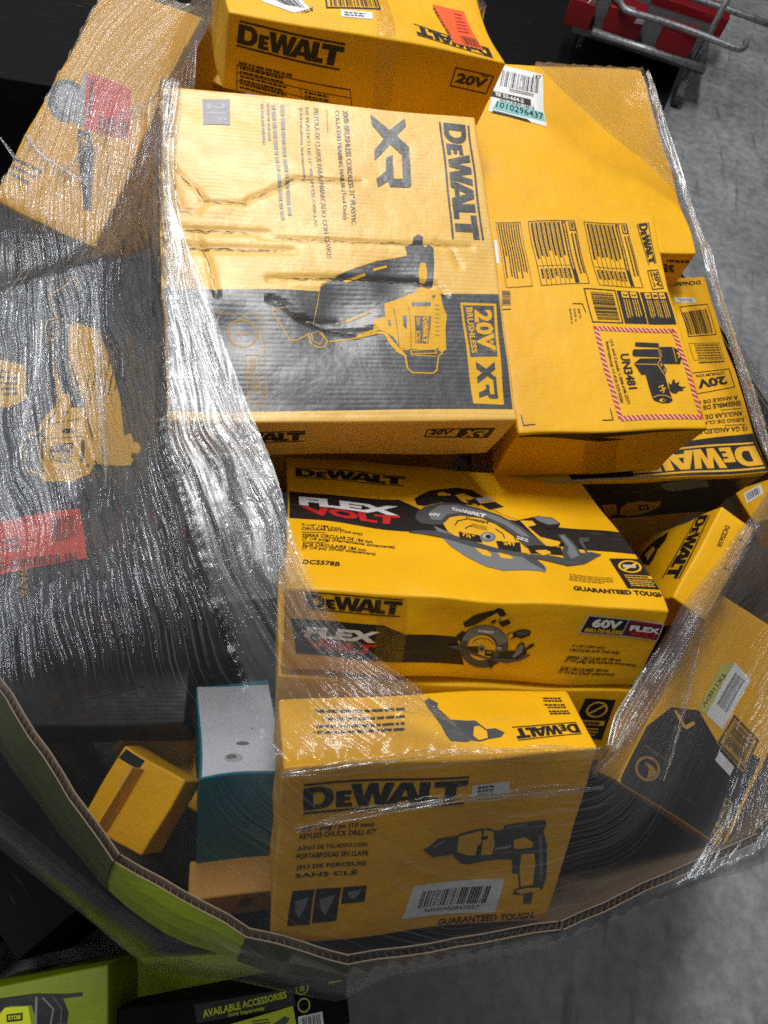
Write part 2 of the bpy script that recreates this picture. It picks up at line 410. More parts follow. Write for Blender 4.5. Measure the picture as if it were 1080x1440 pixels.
XRL = poly([(0.0, 0.0), (.2, .0), (.30, .27), (.40, 0), (.98, 0), (1.0, .08), (1.0, .46), (.90, .56), (1.0, 1.0), (.84, 1.0), (.72, .58), (.60, .58), (.60, .40), (.86, .40), (.86, .17), (.48, .17), (.38, .45), (.58, 1.0), (.40, 1.0), (.29, .72), (.19, 1.0), (0, 1.0), (.19, .48)])
def quad(p0, p1, p2, p3): return [p0, p1, p2, p3]

# poses relative to the camera's standpoint: centre, rotation vector, size in metres
POSE = {
    'nailer': ((-0.1635, 0.741, -0.7059), (0.2198, 0.0909, 0.3964), (0.437, 0.4759, 0.1187)),
    'un': ((0.2052, 0.8365, -0.7849), (0.1413, -0.0621, 0.3402), (0.265, 0.3728, 0.1526)),
    'plain': ((0.1172, 1.2484, -0.7929), (0.107, -0.0362, 0.3493), (0.3957, 0.452, 0.1)),
    'top20': ((-0.2663, 1.1563, -0.5991), (0.0209, 0.1593, 0.4792), (0.4102, 0.234, 0.11)),
    'dcn650': ((0.3007, 0.9032, -0.9606), (0.1284, -0.0655, 0.3692), (0.4399, 0.3949, 0.1831)),
    'flex': ((0.1079, 0.4535, -0.8646), (-0.5493, -0.0572, 0.2552), (0.45, 0.331, 0.1234)),
    'drill': ((0.1467, 0.1404, -0.9159), (-0.5895, -0.065, 0.3427), (0.35, 0.1, 0.294)),
    'black': ((-0.4764, 0.5178, -0.9763), (0.2371, -0.4095, 0.3706), (0.3381, 0.5468, 0.13)),
    'saw': ((-0.6528, 1.0764, -0.846), (0.5139, -0.1853, -0.2567), (0.2164, 0.427, 0.12)),
    'xr': ((0.5963, 0.4412, -1.0919), (0.2872, 0.0763, -0.2675), (0.1879, 0.3451, 0.1)),
    'dcs565': ((0.4748, 0.6191, -1.0025), (0.2328, 0.1286, -0.3151), (0.0606, 0.1693, 0.2671)),
    'teal': ((-0.1023, 0.153, -1.2233), (-0.447, 0.0051, 0.3995), (0.1162, 0.1656, 0.2684)),
    'small': ((-0.2165, 0.083, -1.158), (0.231, -0.1601, -0.2067), (0.107, 0.114, 0.0669)),
    'brown': ((-0.0606, 0.0126, -1.3009), (-0.3459, -0.0323, 0.3929), (0.1265, 0.0592, 0.0782)),
    'thin': ((-0.5065, 1.262, -0.80), (0.4491, 0.165, -0.0687), (0.0344, 0.0927, 0.084)),
    'label': ((0.6656, 0.8266, -1.0236), (-0.365, -0.5713, 0.2998), (0.0662, 0.0966, 0.065)),
    'flex2': ((0.1235, 0.3887, -0.9732), (-0.5493, -0.0572, 0.2552), (0.45, 0.331, 0.1234)),
    'under': ((-0.1893, 0.7897, -0.8079), (0.2198, 0.0909, 0.3964), (0.4, 0.4, 0.1)),
}
#==PART2==
# ------------------------------------------------------------------ the setting: concrete floor
def concrete():
    m, nt, b = new_mat('stained_concrete'); L = nt.links
    tc = N(nt, 'ShaderNodeTexCoord')
    n1 = N(nt, 'ShaderNodeTexNoise', Scale=2.2, Detail=6.0, Roughness=0.65)
    n2 = N(nt, 'ShaderNodeTexNoise', Scale=24.0, Detail=5.0, Roughness=0.7)
    n3 = N(nt, 'ShaderNodeTexNoise', Scale=6.0, Detail=6.0, Roughness=0.7)
    n4 = N(nt, 'ShaderNodeTexNoise', Scale=180.0, Detail=2.0)
    mp = N(nt, 'ShaderNodeMapping'); mp.inputs['Scale'].default_value = (1.0, 0.16, 1.0); mp.inputs['Rotation'].default_value = (0, 0, 0.5)
    L.new(tc.outputs['Object'], mp.inputs['Vector'])
    n5 = N(nt, 'ShaderNodeTexNoise', Scale=22.0, Detail=3.0)
    L.new(mp.outputs[0], n5.inputs['Vector'])
    for n in (n1, n2, n3, n4): L.new(tc.outputs['Object'], n.inputs['Vector'])
    cr = N(nt, 'ShaderNodeValToRGB'); e = cr.color_ramp.elements
    e[0].position = 0.28; e[0].color = (0.13, 0.135, 0.14, 1); e[1].position = 0.72; e[1].color = (0.30, 0.305, 0.31, 1)
    L.new(n1.outputs['Fac'], cr.inputs[0])
    mx = N(nt, 'ShaderNodeMix', data_type='RGBA', blend_type='OVERLAY'); mx.inputs[0].default_value = 0.85
    L.new(cr.outputs[0], mx.inputs[6]); L.new(n2.outputs['Fac'], mx.inputs[7])
    # oily spots and scuff streaks with a shape of their own
    r = N(nt, 'ShaderNodeMapRange'); r.inputs[1].default_value = 0.69; r.inputs[2].default_value = 0.76; r.inputs[4].default_value = 0.7; L.new(n3.outputs['Fac'], r.inputs[0])
    mx2 = N(nt, 'ShaderNodeMix', data_type='RGBA'); L.new(r.outputs[0], mx2.inputs[0]); L.new(mx.outputs[2], mx2.inputs[6]); mx2.inputs[7].default_value = (0.045, 0.045, 0.047, 1)
    r6 = N(nt, 'ShaderNodeMapRange'); r6.inputs[1].default_value = 0.60; r6.inputs[2].default_value = 0.72; r6.inputs[4].default_value = 0.55; L.new(n5.outputs['Fac'], r6.inputs[0])
    mx3 = N(nt, 'ShaderNodeMix', data_type='RGBA'); L.new(r6.outputs[0], mx3.inputs[0]); L.new(mx2.outputs[2], mx3.inputs[6]); mx3.inputs[7].default_value = (0.07, 0.07, 0.075, 1)
    L.new(mx3.outputs[2], b.inputs['Base Color'])
    rr = N(nt, 'ShaderNodeMapRange'); rr.inputs[3].default_value = 0.35; rr.inputs[4].default_value = 0.7; L.new(n2.outputs['Fac'], rr.inputs[0]); L.new(rr.outputs[0], b.inputs['Roughness'])
    bp = N(nt, 'ShaderNodeBump', Strength=0.25, Distance=0.004); L.new(n2.outputs['Fac'], bp.inputs['Height'])
    bp2 = N(nt, 'ShaderNodeBump', Strength=0.2, Distance=0.001); L.new(n4.outputs['Fac'], bp2.inputs['Height']); L.new(bp.outputs[0], bp2.inputs['Normal'])
    L.new(bp2.outputs[0], b.inputs['Normal'])
    return m
M['concrete'] = concrete()
def metal(name, col, rough=0.45):
    m, nt, b = new_mat(name); L = nt.links
    tc = N(nt, 'ShaderNodeTexCoord'); n = N(nt, 'ShaderNodeTexNoise', Scale=60.0, Detail=4.0); L.new(tc.outputs['Object'], n.inputs['Vector'])
    mx = N(nt, 'ShaderNodeMix', data_type='RGBA'); mx.inputs[6].default_value = (*col, 1); mx.inputs[7].default_value = tuple(c * 0.45 for c in col) + (1,)
    r = N(nt, 'ShaderNodeMapRange'); r.inputs[1].default_value = 0.45; r.inputs[2].default_value = 0.7; L.new(n.outputs['Fac'], r.inputs[0]); L.new(r.outputs[0], mx.inputs[0]); L.new(mx.outputs[2], b.inputs['Base Color'])
    b.inputs['Metallic'].default_value = 0.7; b.inputs['Roughness'].default_value = rough
    return m
M['steel'] = metal('grey_cart_steel', (0.30, 0.31, 0.32))
M['steel_dark'] = metal('dark_steel', (0.09, 0.09, 0.095), 0.55)
mesh_obj('floor', [(-9, -6, 0), (9, -6, 0), (9, 12, 0), (-9, 12, 0)], [(0, 1, 2, 3)], M['concrete'], kind='structure')

# ------------------------------------------------------------------ octagonal bulk box (its rim seen from above)
RIM_Z = EYE[2] - 0.98
rim_px = [(0, 975), (160, 1212), (345, 1318), (490, 1357), (790, 1308), (1068, 1182)]
rim = [at_z(p, RIM_Z)[:2] for p in rim_px]
c0 = EYE[:2]
k_dir = (rim[0] - rim[1]) / np.linalg.norm(rim[0] - rim[1])
rim = [rim[0] + k_dir * 0.27] + rim[1:]
rim += [c0 + np.array(p) for p in ((0.70, 0.34), (0.72, 0.95), (0.46, 1.36), (-0.30, 1.44), (-0.72, 1.12), (-0.74, 0.55))]
RIM = np.array(rim)
n_r = len(RIM)
CEN = RIM.mean(axis=0)
bulge = [0.038, 0.036, 0.030, 0.014, 0.002, 0.02, 0.06, 0.05, 0.03, 0.03, 0.04, 0.05]
gay = link('bulk_box', None, None, 'octagonal corrugated bulk box of tool cartons wrapped in clear film', 'bulk box')
gay.location = (CEN[0], CEN[1], 0)
TH = 0.0105
def outward(i):
    a, b = RIM[i], RIM[(i + 1) % n_r]; d = (b - a) / np.linalg.norm(b - a); n = np.array([d[1], -d[0]])
    if n @ ((a + b) / 2 - CEN) < 0: n = -n
    return n
ON = [outward(i) for i in range(n_r)]
zs = np.array([0, -0.02, -0.05, -0.10, -0.17, -0.27, -0.42, -0.62, -0.85, -(RIM_Z - 0.004)])
prof = np.array([0, .30, .62, .92, 1.0, .95, .8, .6, .35, .2])
def corner_normal(i):
    n = ON[i - 1] + ON[i]; n /= np.linalg.norm(n); return n / max(0.5, n @ ON[i])
for i in range(n_r):
    a, b = RIM[i], RIM[(i + 1) % n_r]; na, nb = corner_normal(i), corner_normal((i + 1) % n_r); n = ON[i]
    Lg = np.linalg.norm(b - a); nseg = max(6, int(Lg / 0.03)); V = []; F = []; MI = []
    ba = (bulge[i] + bulge[i - 1]) / 2; bb = (bulge[i] + bulge[(i + 1) % n_r]) / 2
    step = (0.006, -0.004)[i % 2]                      # neighbouring panels stand at slightly different heights
    def pt(u, z, off):
        base = a * (1 - u) + b * u
        nn = na * (1 - u) + nb * u
        bl = ba * (1 - u) + bb * u + bulge[i] * 0.35 * math.sin(math.pi * u)
        q = base + nn * (np.interp(-z, -zs, prof) * bl) + nn * off + nn * (0.0011 * math.sin(u * Lg * 17 + 2.1 * i) + 0.0008 * math.sin(u * Lg * 61 + i) + 0.0005 * math.sin(u * Lg * 149)) * min(1, 6 * u, 6 * (1 - u))
        wob = 0.0013 * math.sin(u * Lg * 21 + i) + 0.0008 * math.sin(u * Lg * 83 + 2 * i) + 0.0006 * math.sin(u * Lg * 190)
        return (q[0] - CEN[0], q[1] - CEN[1], RIM_Z + z + step + wob * max(0, 1 + z / 0.1))
    LT = 0.0013
    for (o0, o1, mi) in ((0, -LT, {0: 3, 1: 1, 2: 3}.get(i, 0)), (-TH + LT, -TH, 0)):   # outer and inner liner boards
        base = len(V)
        for u in np.linspace(0, 1, nseg + 1):
            for z in zs: V.append(pt(u, z, o0))
            for z in zs: V.append(pt(u, z, o1))
        m = len(zs)
        for s in range(nseg):
            A = base + s * 2 * m; B = A + 2 * m
            for k in range(m - 1):
                F.append((A + k, B + k, B + k + 1, A + k + 1)); MI.append(mi)
                F.append((A + m + k, A + m + k + 1, B + m + k + 1, B + m + k)); MI.append(0)
            F.append((A, A + m, B + m, B)); MI.append(2)
    nf = int(Lg / 0.0048); base = len(V); m = len(zs)                                      # fluted medium
    for s in range(nf + 1):
        off = -LT if s % 2 == 0 else -TH + LT
        for z in zs: V.append(pt(s / nf, z - (0.0012 if z == 0 else 0), off))
    for s in range(nf):
        for k in range(m - 1):
            A = base + s * m + k; F.append((A, A + m, A + m + 1, A + 1)); MI.append(2)
    mesh_obj('wall_panel', V, F, [M['kraft'], M['green_print'], M['kraft_flute'], M['olive_board']], gay, mi=MI)

# ------------------------------------------------------------------ cartons lying in the bulk box
def face_xy(key, pxs):
    loc, rv, d = POSE[key]; R = rodm(rv); o = R.T @ (-np.array(loc)); out = []
    for p in pxs:
        dd = R.T @ ray(p); t = (d[2] / 2 - o[2]) / dd[2]; q = o + t * dd; out.append((q[0], q[1]))
    return out
ns = 'tool cartons heaped in the bulk box'
# --- framing nailer carton
cre = [(cB((118, 432), (190, 505), (250, 555), (283, 620), (330, 628), (480, 632), (520, 605), (600, 578), (680, 540), (745, 512), (900, 520), (1080, 525)), .0022, .0065),
       (cB((100, 745), (300, 770), (590, 785)), .0026, .009), (cB((95, 825), (300, 852), (520, 870), (720, 878)), .0028, .010),
       (cB((560, 812), (900, 825), (1080, 832)) + [(620, 347), (662, 350)], .0018, .006),
       (cB((600, 1018), (800, 1015), (1000, 1018)) + cO((420, 265), (620, 268), (730, 268), (800, 295), (850, 290), (895, 340)), .0028, .007),
       (cO((0, 362), (70, 390), (140, 450), (220, 485), (300, 510), (420, 530), (520, 520)), .0030, .008),
       (cO((140, 455), (260, 470), (330, 470)), .0020, .007),
       (cB((120, 440), (165, 670), (240, 680), (283, 625)), .0018, .010), (cB((250, 780), (300, 900), (320, 990), (350, 1090)), .0026, .006),
       (cD((180, 235), (150, 290), (105, 320)), .0020, .007), (cC((560, 930), (640, 965), (700, 1060)), .0018, .008)]
cre_px = cre
cre = [(face_xy('nailer', p), dp * 1.0, wd * 1.0) for p, dp, wd in cre_px]
dn = [((*face_xy('nailer', [(262, 350)])[0], .059), .045, (0, 0, -.006)), ((*face_xy('nailer', [(470, 445)])[0], .059), .045, (0, 0, -.009)), ((*face_xy('nailer', [(300, 290)])[0], .059), .03, (0, 0, .004)), ((*face_xy('nailer', [(560, 400)])[0], .059), .035, (0, 0, -.006)), ((*face_xy('nailer', [(330, 460)])[0], .059), .03, (0, 0, -.005))]
nl = Carton('nailer_carton', 'large creased yellow and black framing nailer carton lying flat on the heap', 'carton', *POSE['nailer'], M['yellow_gloss'], cell=0.003, amp=.0011, seed=3, creases=cre, dents=dn, group=ns)
T = 'T'
for q, dp, wd in cre_px:
    crack = []
    P = np.array(q); seg = np.concatenate([[0], np.cumsum(np.linalg.norm(np.diff(P, axis=0), axis=1))]); n = int(seg[-1] / 5) + 2; ss = np.linspace(0, seg[-1], n)
    C = np.stack([np.interp(ss, seg, P[:, 0]), np.interp(ss, seg, P[:, 1])], 1) + NPR.normal(size=(n, 2)) * .5
    Tn = np.gradient(C, axis=0); Tn /= np.linalg.norm(Tn, axis=1)[:, None] + 1e-9; Nn = np.stack([-Tn[:, 1], Tn[:, 0]], 1)
    wd2 = (np.clip(np.minimum(ss, seg[-1] - ss) / 40, .05, 1) * NPR.uniform(.2, .8, n) * dp / .0026)[:, None]
    for k in range(n - 1): crack.append(('crack', 6, [[tuple(C[k] + Nn[k] * wd2[k]), tuple(C[k + 1] + Nn[k + 1] * wd2[k + 1]), tuple(C[k + 1] - Nn[k + 1] * wd2[k + 1]), tuple(C[k] - Nn[k] * wd2[k])]]))
    nl.prints('crease_crack', T, crack)
nl.prints('printed_panel', T, [('ink_gloss', 0, [cD((46, 148), (440, 160), (855, 172), (1000, 172), (1048, 498), (45, 505))])])
nl.prints('logo_lettering', T, [('ink_gloss', 1, LOGO, cC((738, 232), (828, 912), (644, 910), (570, 210)))])
nl.prints('letter_emblem', T, [('ink_gloss', 1, [cC((183, 170), (295, 268), (385, 190), (390, 242), (335, 298), (405, 365), (417, 585), (405, 597), (295, 593), (285, 560), (222, 595), (215, 545), (272, 500), (270, 420), (310, 405), (318, 545), (370, 545), (362, 405), (295, 345), (205, 435), (200, 375), (258, 315), (190, 238))])])
nl.prints('printed_text', T, [
    ('ink_gloss', 1, text('XR\u00ae BRUSHLESS CORDLESS 21\u00b0 PLASTIC', .012), cB((1016, 165), (1050, 745), (1024, 747), (986, 166))),
    ('ink_gloss', 1, text('COLLATED FRAMING NAILER (Tool Only)', .012), cB((970, 165), (1002, 720), (976, 722), (940, 166))),
    ('ink_gloss', 1, rect(0, 0, 1, 1), cB((908, 160), (912, 270), (908, 270), (904, 160))),
    ('ink_faint', 1, text('PISTOLA DE CLAVOS PARA ENMARCADO CON CLAVOS', .012), cB((862, 155), (908, 915), (884, 917), (834, 156))),
    ('ink_faint', 1, text('DE PL\u00c1STICO DE 21\u00b0 XR SIN ESCOBILLAS', .01), cB((815, 150), (852, 750), (832, 752), (790, 151))),
    ('ink_faint', 1, text('(Herramienta \u00fanicamente)', .01), cB((778, 150), (798, 520), (776, 522), (754, 151))),
    ('ink_faint', 1, words(2, 5, word=.09), cB((690, 135), (735, 790), (660, 792), (600, 136))),
    ('ink_faint', 1, words(2, 8, word=.1, fill=.45), cB((610, 130), (640, 600), (585, 600), (550, 130)))])
nl.prints('model_number', T, [('ink_gloss', 1, text('DCN21PLB', .02), cB((122, 88), (128, 300), (88, 302), (76, 90)))])
st = nl.prints('square_sticker', T, [('lilac', 1, [cB((270, 105), (408, 108), (412, 238), (278, 236))])])
nl.prints('sticker_numeral', T, [('grey_light', 2, text('21\u00b0', .03), cB((392, 128), (396, 220), (300, 218), (294, 126)))], parent=st)
# nail gun drawing
mag = cO((245, 285), (330, 240), (545, 165), (700, 140), (688, 98), (726, 85), (728, 58), (750, 45), (775, 58), (776, 95), (790, 105), (805, 90), (828, 108), (834, 180), (828, 300), (800, 318), (760, 300), (745, 330), (700, 330), (575, 378), (430, 430), (340, 468), (215, 470), (205, 420))
body = cO((575, 385), (720, 335), (765, 300), (830, 320), (868, 345), (880, 400), (903, 450), (893, 520), (897, 620), (868, 640), (860, 610), (840, 620), (700, 615), (655, 610), (620, 560), (575, 530), (545, 520), (515, 530), (520, 465), (575, 460))
gun = [('ink_gloss', 1, [mag]), ('ink_gloss', 2, [cO((512, 215), (585, 190), (600, 200), (520, 228))]), ('yel_print', 3, [cO((518, 212), (590, 190), (596, 200), (522, 224))]),
       ('yel_print', 3, [cO((360, 268), (475, 236), (478, 248), (370, 282))]), ('yel_print', 3, [cO((768, 178), (790, 182), (798, 240), (786, 284), (762, 280), (752, 225))]),
       ('yel_print', 2, [body]), ('ink_gloss', 3, [cO((718, 378), (818, 380), (815, 402), (720, 400))]), ('ink_gloss', 3, [cO((728, 450), (818, 454), (800, 592), (732, 588))]),
       ('yel_print', 4, LOGO, cO((806, 456), (798, 590), (768, 590), (770, 456))), ('yel_print', 4, text('20V', .03), cO((757, 456), (757, 505), (735, 505), (735, 456))),
       ('yel_print', 4, [cO((733, 530), (758, 534), (756, 586), (735, 586))]), ('ink_gloss', 5, XRL, cO((755, 536), (753, 583), (738, 583), (738, 534))),
       ('ink_gloss', 3, [cO((664, 450), (688, 446), (684, 520), (668, 505))]), ('ink_gloss', 3, [cO((590, 472), (600, 472), (606, 500), (592, 505))]),
       ('ink_gloss', 3, [cO((512, 405), (568, 392), (572, 440), (545, 452), (512, 448))]),
       ('yel_print', 2, [cO((655, 612), (700, 615), (705, 640), (845, 648), (858, 612), (880, 640), (862, 650), (856, 718), (835, 735), (718, 735), (690, 712), (678, 650), (640, 630), (600, 590), (572, 545), (540, 535), (400, 560), (290, 572), (290, 566), (400, 554), (540, 526), (580, 532), (625, 585))]),
       ('ink_gloss', 3, [cO((664, 618), (702, 622), (708, 645), (844, 652), (858, 622), (872, 634), (855, 646), (848, 714), (832, 728), (722, 728), (698, 708), (686, 645))]),
       ('yel_print', 4, [cO((705, 620), (843, 615), (846, 640), (712, 642))]), ('ink_gloss', 5, [cO((712, 625), (838, 620), (838, 634), (718, 637))]),
       ('yel_print', 2, [cO((355, 470), (500, 418), (506, 432), (470, 448), (390, 468))]), ('ink_gloss', 3, [cO((400, 462), (495, 425), (500, 432), (460, 446))]),
       ('yel_print', 2, [cO((470, 520), (515, 512), (516, 526), (440, 546), (432, 540))])]
for k in range(9):   # seams and cooling ribs of the drawing
    y0 = 395 + k * 22
    if k < 8: gun.append(('ink_gloss', 3, [cO((838, y0), (862, y0 + 2), (862, y0 + 5), (838, y0 + 3))]))
gun += [('ink_gloss', 3, [cO((620, 410), (624, 410), (650, 600), (646, 600))]), ('ink_gloss', 3, [cO((700, 400), (703, 400), (712, 612), (709, 612))]), ('ink_gloss', 3, [ell(*cO((832, 355))[0], 2.4, 2.2, 12)])]
def outline(c, pts, t):
    """a traced line drawn as a thin band"""
    P = [np.array(p) for p in c(*pts)]; out = []
    for a, b in zip(P[:-1], P[1:]):
        d = b - a; d = d / (np.linalg.norm(d) + 1e-9); n = np.array([-d[1], d[0]]) * t / 2; a2, b2 = a - d * t * .3, b + d * t * .3
        out.append([tuple(a2 + n), tuple(b2 + n), tuple(b2 - n), tuple(a2 - n)])
    return out
def lines_item(key, lay, c, pts, t): return [(key, lay, [lp]) for lp in outline(c, pts, t)]
gun += lines_item('yel_print', 2, cO, ((10, 425), (50, 490), (90, 575), (130, 572), (170, 545), (185, 532), (195, 590), (230, 608), (265, 600), (280, 570), (250, 520)), 1.4)
gun += lines_item('yel_print', 2, cO, ((10, 425), (30, 408), (65, 402)), 1.2)
gun += lines_item('yel_print', 2, cO, ((200, 530), (235, 515), (262, 545), (240, 590), (205, 570), (200, 530)), 1.0)
gun += lines_item('yel_print', 2, cO, ((210, 470), (235, 300), (330, 243), (545, 168), (690, 143)), 1.0)
nl.prints('nail_gun_drawing', T, gun)
bd = cD((898, 200), (992, 203), (1020, 483), (937, 481))
nl.prints('voltage_badge', T, [('yel_print', 1, [cD((896, 198), (994, 201), (1022, 485), (935, 483))]), ('ink_gloss', 2, [cD((903, 205), (988, 207), (1000, 352), (925, 352))]),
    ('yel_print', 3, text('20V', .04), cD((983, 218), (997, 335), (945, 335), (934, 218))), ('yel_print', 3, text('MAX*', .02), cD((990, 305), (994, 342), (982, 342), (977, 305))),
    ('yel_print', 3, text('BRUSHLESS', .03), cD((930, 212), (944, 342), (928, 342), (912, 212))), ('ink_gloss', 2, XRL, cD((992, 366), (1006, 468), (952, 466), (940, 364)))])
pn = []
for p in (((185, 222), (320, 227), (337, 490), (196, 490), (185, 222)), ((275, 345), (312, 347), (320, 478), (285, 478), (275, 345))): pn += lines_item('yel_dim', 1, cD, p, 1.3)
pn += [('yel_dim', 1, ring(.5, .5, .5, .06), cD((220, 236), (308, 238), (312, 326), (224, 325))), ('yel_dim', 1, rect(.2, .46, .8, .54), cD((230, 250), (300, 252), (302, 315), (234, 314))), ('yel_dim', 1, words(3, 3), cD((305, 355), (312, 470), (290, 470), (285, 355)))]
nl.prints('compatibility_panel', T, pn)
nl.prints('side_lettering', 'N', [('ink', 1, LOGO, cD((187, 566), (443, 559), (440, 590), (186, 597)))])
nl.prints('side_badge', 'N', [('ink', 1, frame(0, 0, 1, 1, .02, .1), cD((800, 556), (998, 552), (976, 577), (788, 579))), ('ink', 1, text('20V', .04), cD((812, 559), (880, 558), (868, 571), (802, 572))), ('ink', 1, rect(.5, 0, 1, 1), cD((800, 556), (998, 552), (976, 577), (788, 579))), ('yel_print', 2, XRL, cD((915, 558), (980, 556), (962, 574), (900, 575)))])

# --- carton directly beneath it
ub = Carton('drill_carton', 'yellow carton squeezed beneath the creased framing nailer carton', 'carton', *POSE['under'], M['yellow'], seed=5, group=ns)
ub.prints('printed_panel', 'N', [('ink', 0, [cG((150, 28), (242, 30), (236, 52), (146, 50))]), ('yel_print', 1, text('R', .03), cG((185, 32), (205, 32), (203, 47), (183, 47)))])

# --- battery warning carton
un = Carton('battery_kit_carton', 'yellow battery kit carton with striped red hazard label and spec tables', 'carton', *POSE['un'], M['yellow'], cell=.012, seed=8, group=ns)
un.prints('logo_lettering', T, [('ink', 1, LOGO, cE((757, 72), (806, 263), (768, 272), (701, 75)))])
un.prints('voltage_badge', T, [('ink', 1, frame(0, 0, 1, 1, .05, .07), cE((815, 293), (846, 385), (790, 389), (762, 294))), ('ink', 1, text('20V', .04), cE((812, 302), (836, 375), (814, 377), (790, 303))), ('ink', 1, text('MAX XR', .03), cE((785, 303), (808, 377), (800, 378), (776, 303)))])
def table(cr, q, seed, rows, band=None, cols=False):
    it = []
    P = cr(*q)  # TR.. given in reading order
    it.append(('ink', 1, frame(0, 0, 1, 1, .008, .014), P))
    if band:
        it += [('ink', 1, rect(.02, band, .98, band + .085), P), ('yel_print', 2, words(1, seed + 3, word=.05, thick=.35, x0=.05, x1=.9, y0=band, y1=band + .085), P),
               ('ink', 1, rect(.03, band - .18, .16, band - .06), P), ('yel_print', 2, rect(.045, band - .16, .145, band - .08), P), ('ink', 3, words(1, seed + 1, x0=.05, x1=.14, y0=band - .17, y1=band - .07, thick=.4), P),
               ('ink', 1, words(2, seed + 5, x0=.2, x1=.92, y0=band - .19, y1=band - .05, thick=.45, word=.05), P),
               ('ink', 1, words(rows, seed, x0=.03, x1=.66, y0=band + .10, y1=.97, thick=.45, word=.05), P), ('ink', 1, words(rows, seed + 9, x0=.75, x1=.93, y0=band + .10, y1=.97, thick=.45, word=.3), P),
               ('ink', 1, rect(.70, band + .09, .706, .98), P)]
        for k in range(1, rows):
            y = band + .10 + (.87 - band) * k / rows
            it.append(('ink', 2, rect(.01, y - .004, .99, y + .004), P))
    else: it.append(('ink', 1, words(rows, seed, x0=.02, x1=.97, y0=.06, y1=.95, thick=.48, word=.045), P))
    return it
un.prints('notice_panel', T, table(cE, ((168, 62), (233, 378), (115, 388), (53, 60)), 3, 9))
un.prints('spec_table', T, table(cE, ((420, 64), (503, 368), (272, 377), (203, 62)), 14, 7, .20))
un.prints('spec_table', T, table(cE, ((655, 70), (746, 378), (545, 372), (460, 65)), 25, 7, .20))
un.prints('barcode', T, [('ink', 1, frame(0, 0, 1, 1, .03, .035), cE((616, 393), (656, 554), (515, 553), (474, 390))), ('ink', 1, barcode(4, 30), cE((605, 410), (640, 540), (540, 540), (505, 407)))])
def contents(q, seed, nums):
    P = cE(*q); it = [('ink', 1, rect(0, 0, 1, 1), P)]; n = len(nums)
    for k, s in enumerate(nums):
        y0 = .12 + .8 * k / n
        it += [('yel_print', 2, rect(.03, y0, .22, y0 + .62 / n), P), ('ink', 3, text(s, .03, (.09, y0 + .1 / n, .17, y0 + .52 / n)), P), ('yel_print', 2, words(3, seed + k, x0=.27, x1=.9, y0=y0, y1=y0 + .66 / n, thick=.4, word=.09), P)]
    return it
un.prints('contents_list', T, contents(((721, 398), (766, 556), (663, 554), (622, 395)), 31, ('3', '3')))
un.prints('contents_list', T, contents(((860, 402), (899, 561), (771, 558), (729, 400)), 41, ('3', '1', '90')))
un.prints('code_sticker', T, [('yel_dim', 1, rect(0, 0, 1, 1), cE((92, 400), (134, 402), (138, 470), (98, 470))), ('ink_brown', 2, barcode(9, 12, (.05, .1, .95, .9)), cE((134, 402), (138, 470), (98, 470), (92, 400)))])
un.prints('edge_sticker', T, [('white', 1, rect(0, 0, 1, 1), cE((46, 150), (62, 150), (78, 267), (62, 268)))])
for q in (((425, 465), (470, 466), (485, 505)), ((178, 962), (186, 1006), (240, 1002)), ((548, 976), (600, 976), (588, 930)), ((95, 488), (138, 488))):
    un.prints('corner_mark', T, lines_item('ink', 1, cE, q, 1.3))
br2 = [('ink', 1, text(t, .01), cE((x + 12, 490), (x + 20, 545 + e), (x + 9, 545 + e), (x, 490))) for x, t, e in ((446, 'SHIP TO:', -10), (426, 'ENV\u00cdE A:', 5), (406, 'EXP\u00c9DIER \u00c0:', 14))]
un.prints('address_lines', T, br2)
HZ = c2((108, 143), (795, 165), (1035, 888), (312, 902))
hz = [('hatch_white', 1, frame(0, 0, 1, 1, .055, .050), HZ)]
for side in range(4):
    n = 19 if side % 2 == 0 else 18
    for k in range(n):
        u0 = k / n; du = .62 / n; sk = .6 / n
        if side == 0: lp = [(u0, 0), (u0 + du, 0), (min(1, u0 + du + sk), .05), (u0 + sk, .05)]
        elif side == 2: lp = [(u0, .95), (u0 + du, .95), (min(1, u0 + du + sk), 1), (u0 + sk, 1)]
        elif side == 1: lp = [(.945, u0), (1, u0 + sk), (1, min(1, u0 + du + sk)), (.945, u0 + du)]
        else: lp = [(0, u0), (.055, u0 + sk), (.055, min(1, u0 + du + sk)), (0, u0 + du)]
        hz.append(('hatch_red', 2, poly(lp), HZ))
hl = un.prints('hazard_label', T, hz)
un.prints('hazard_lettering', T, [('ink', 2, text('UN3481', .03), c2((408, 368), (484, 645), (408, 650), (332, 368))), ('ink', 2, text('U.S. and Canada 1-888-698-2571', .008), c2((272, 255), (415, 765), (388, 768), (246, 255))), ('ink', 2, text('International +1-410-329-9200', .008), c2((240, 270), (358, 755), (330, 758), (212, 272)))], parent=hl)
pic = [('ink', 2, [c2((458, 282), (470, 277), (655, 285), (655, 322), (470, 312), (458, 305))]), ('ink', 2, [c2((438, 350), (446, 335), (660, 335), (680, 360), (672, 400), (450, 390), (438, 375))]),
       ('ink', 2, [c2((455, 445), (500, 408), (660, 410), (718, 500), (705, 542), (515, 533))]), ('ink', 2, [c2((655, 318), (770, 315), (815, 345), (838, 410), (828, 455), (690, 452), (668, 410))]),
       ('ink', 2, [c2((552, 538), (705, 545), (765, 740), (740, 760), (680, 764), (620, 745), (604, 725))]),
       ('ink', 2, [c2((745, 660), (735, 600), (755, 615), (770, 572), (785, 580), (788, 605), (825, 590), (812, 618), (838, 632), (880, 630), (842, 650), (858, 662), (815, 662), (800, 682), (765, 680))])]
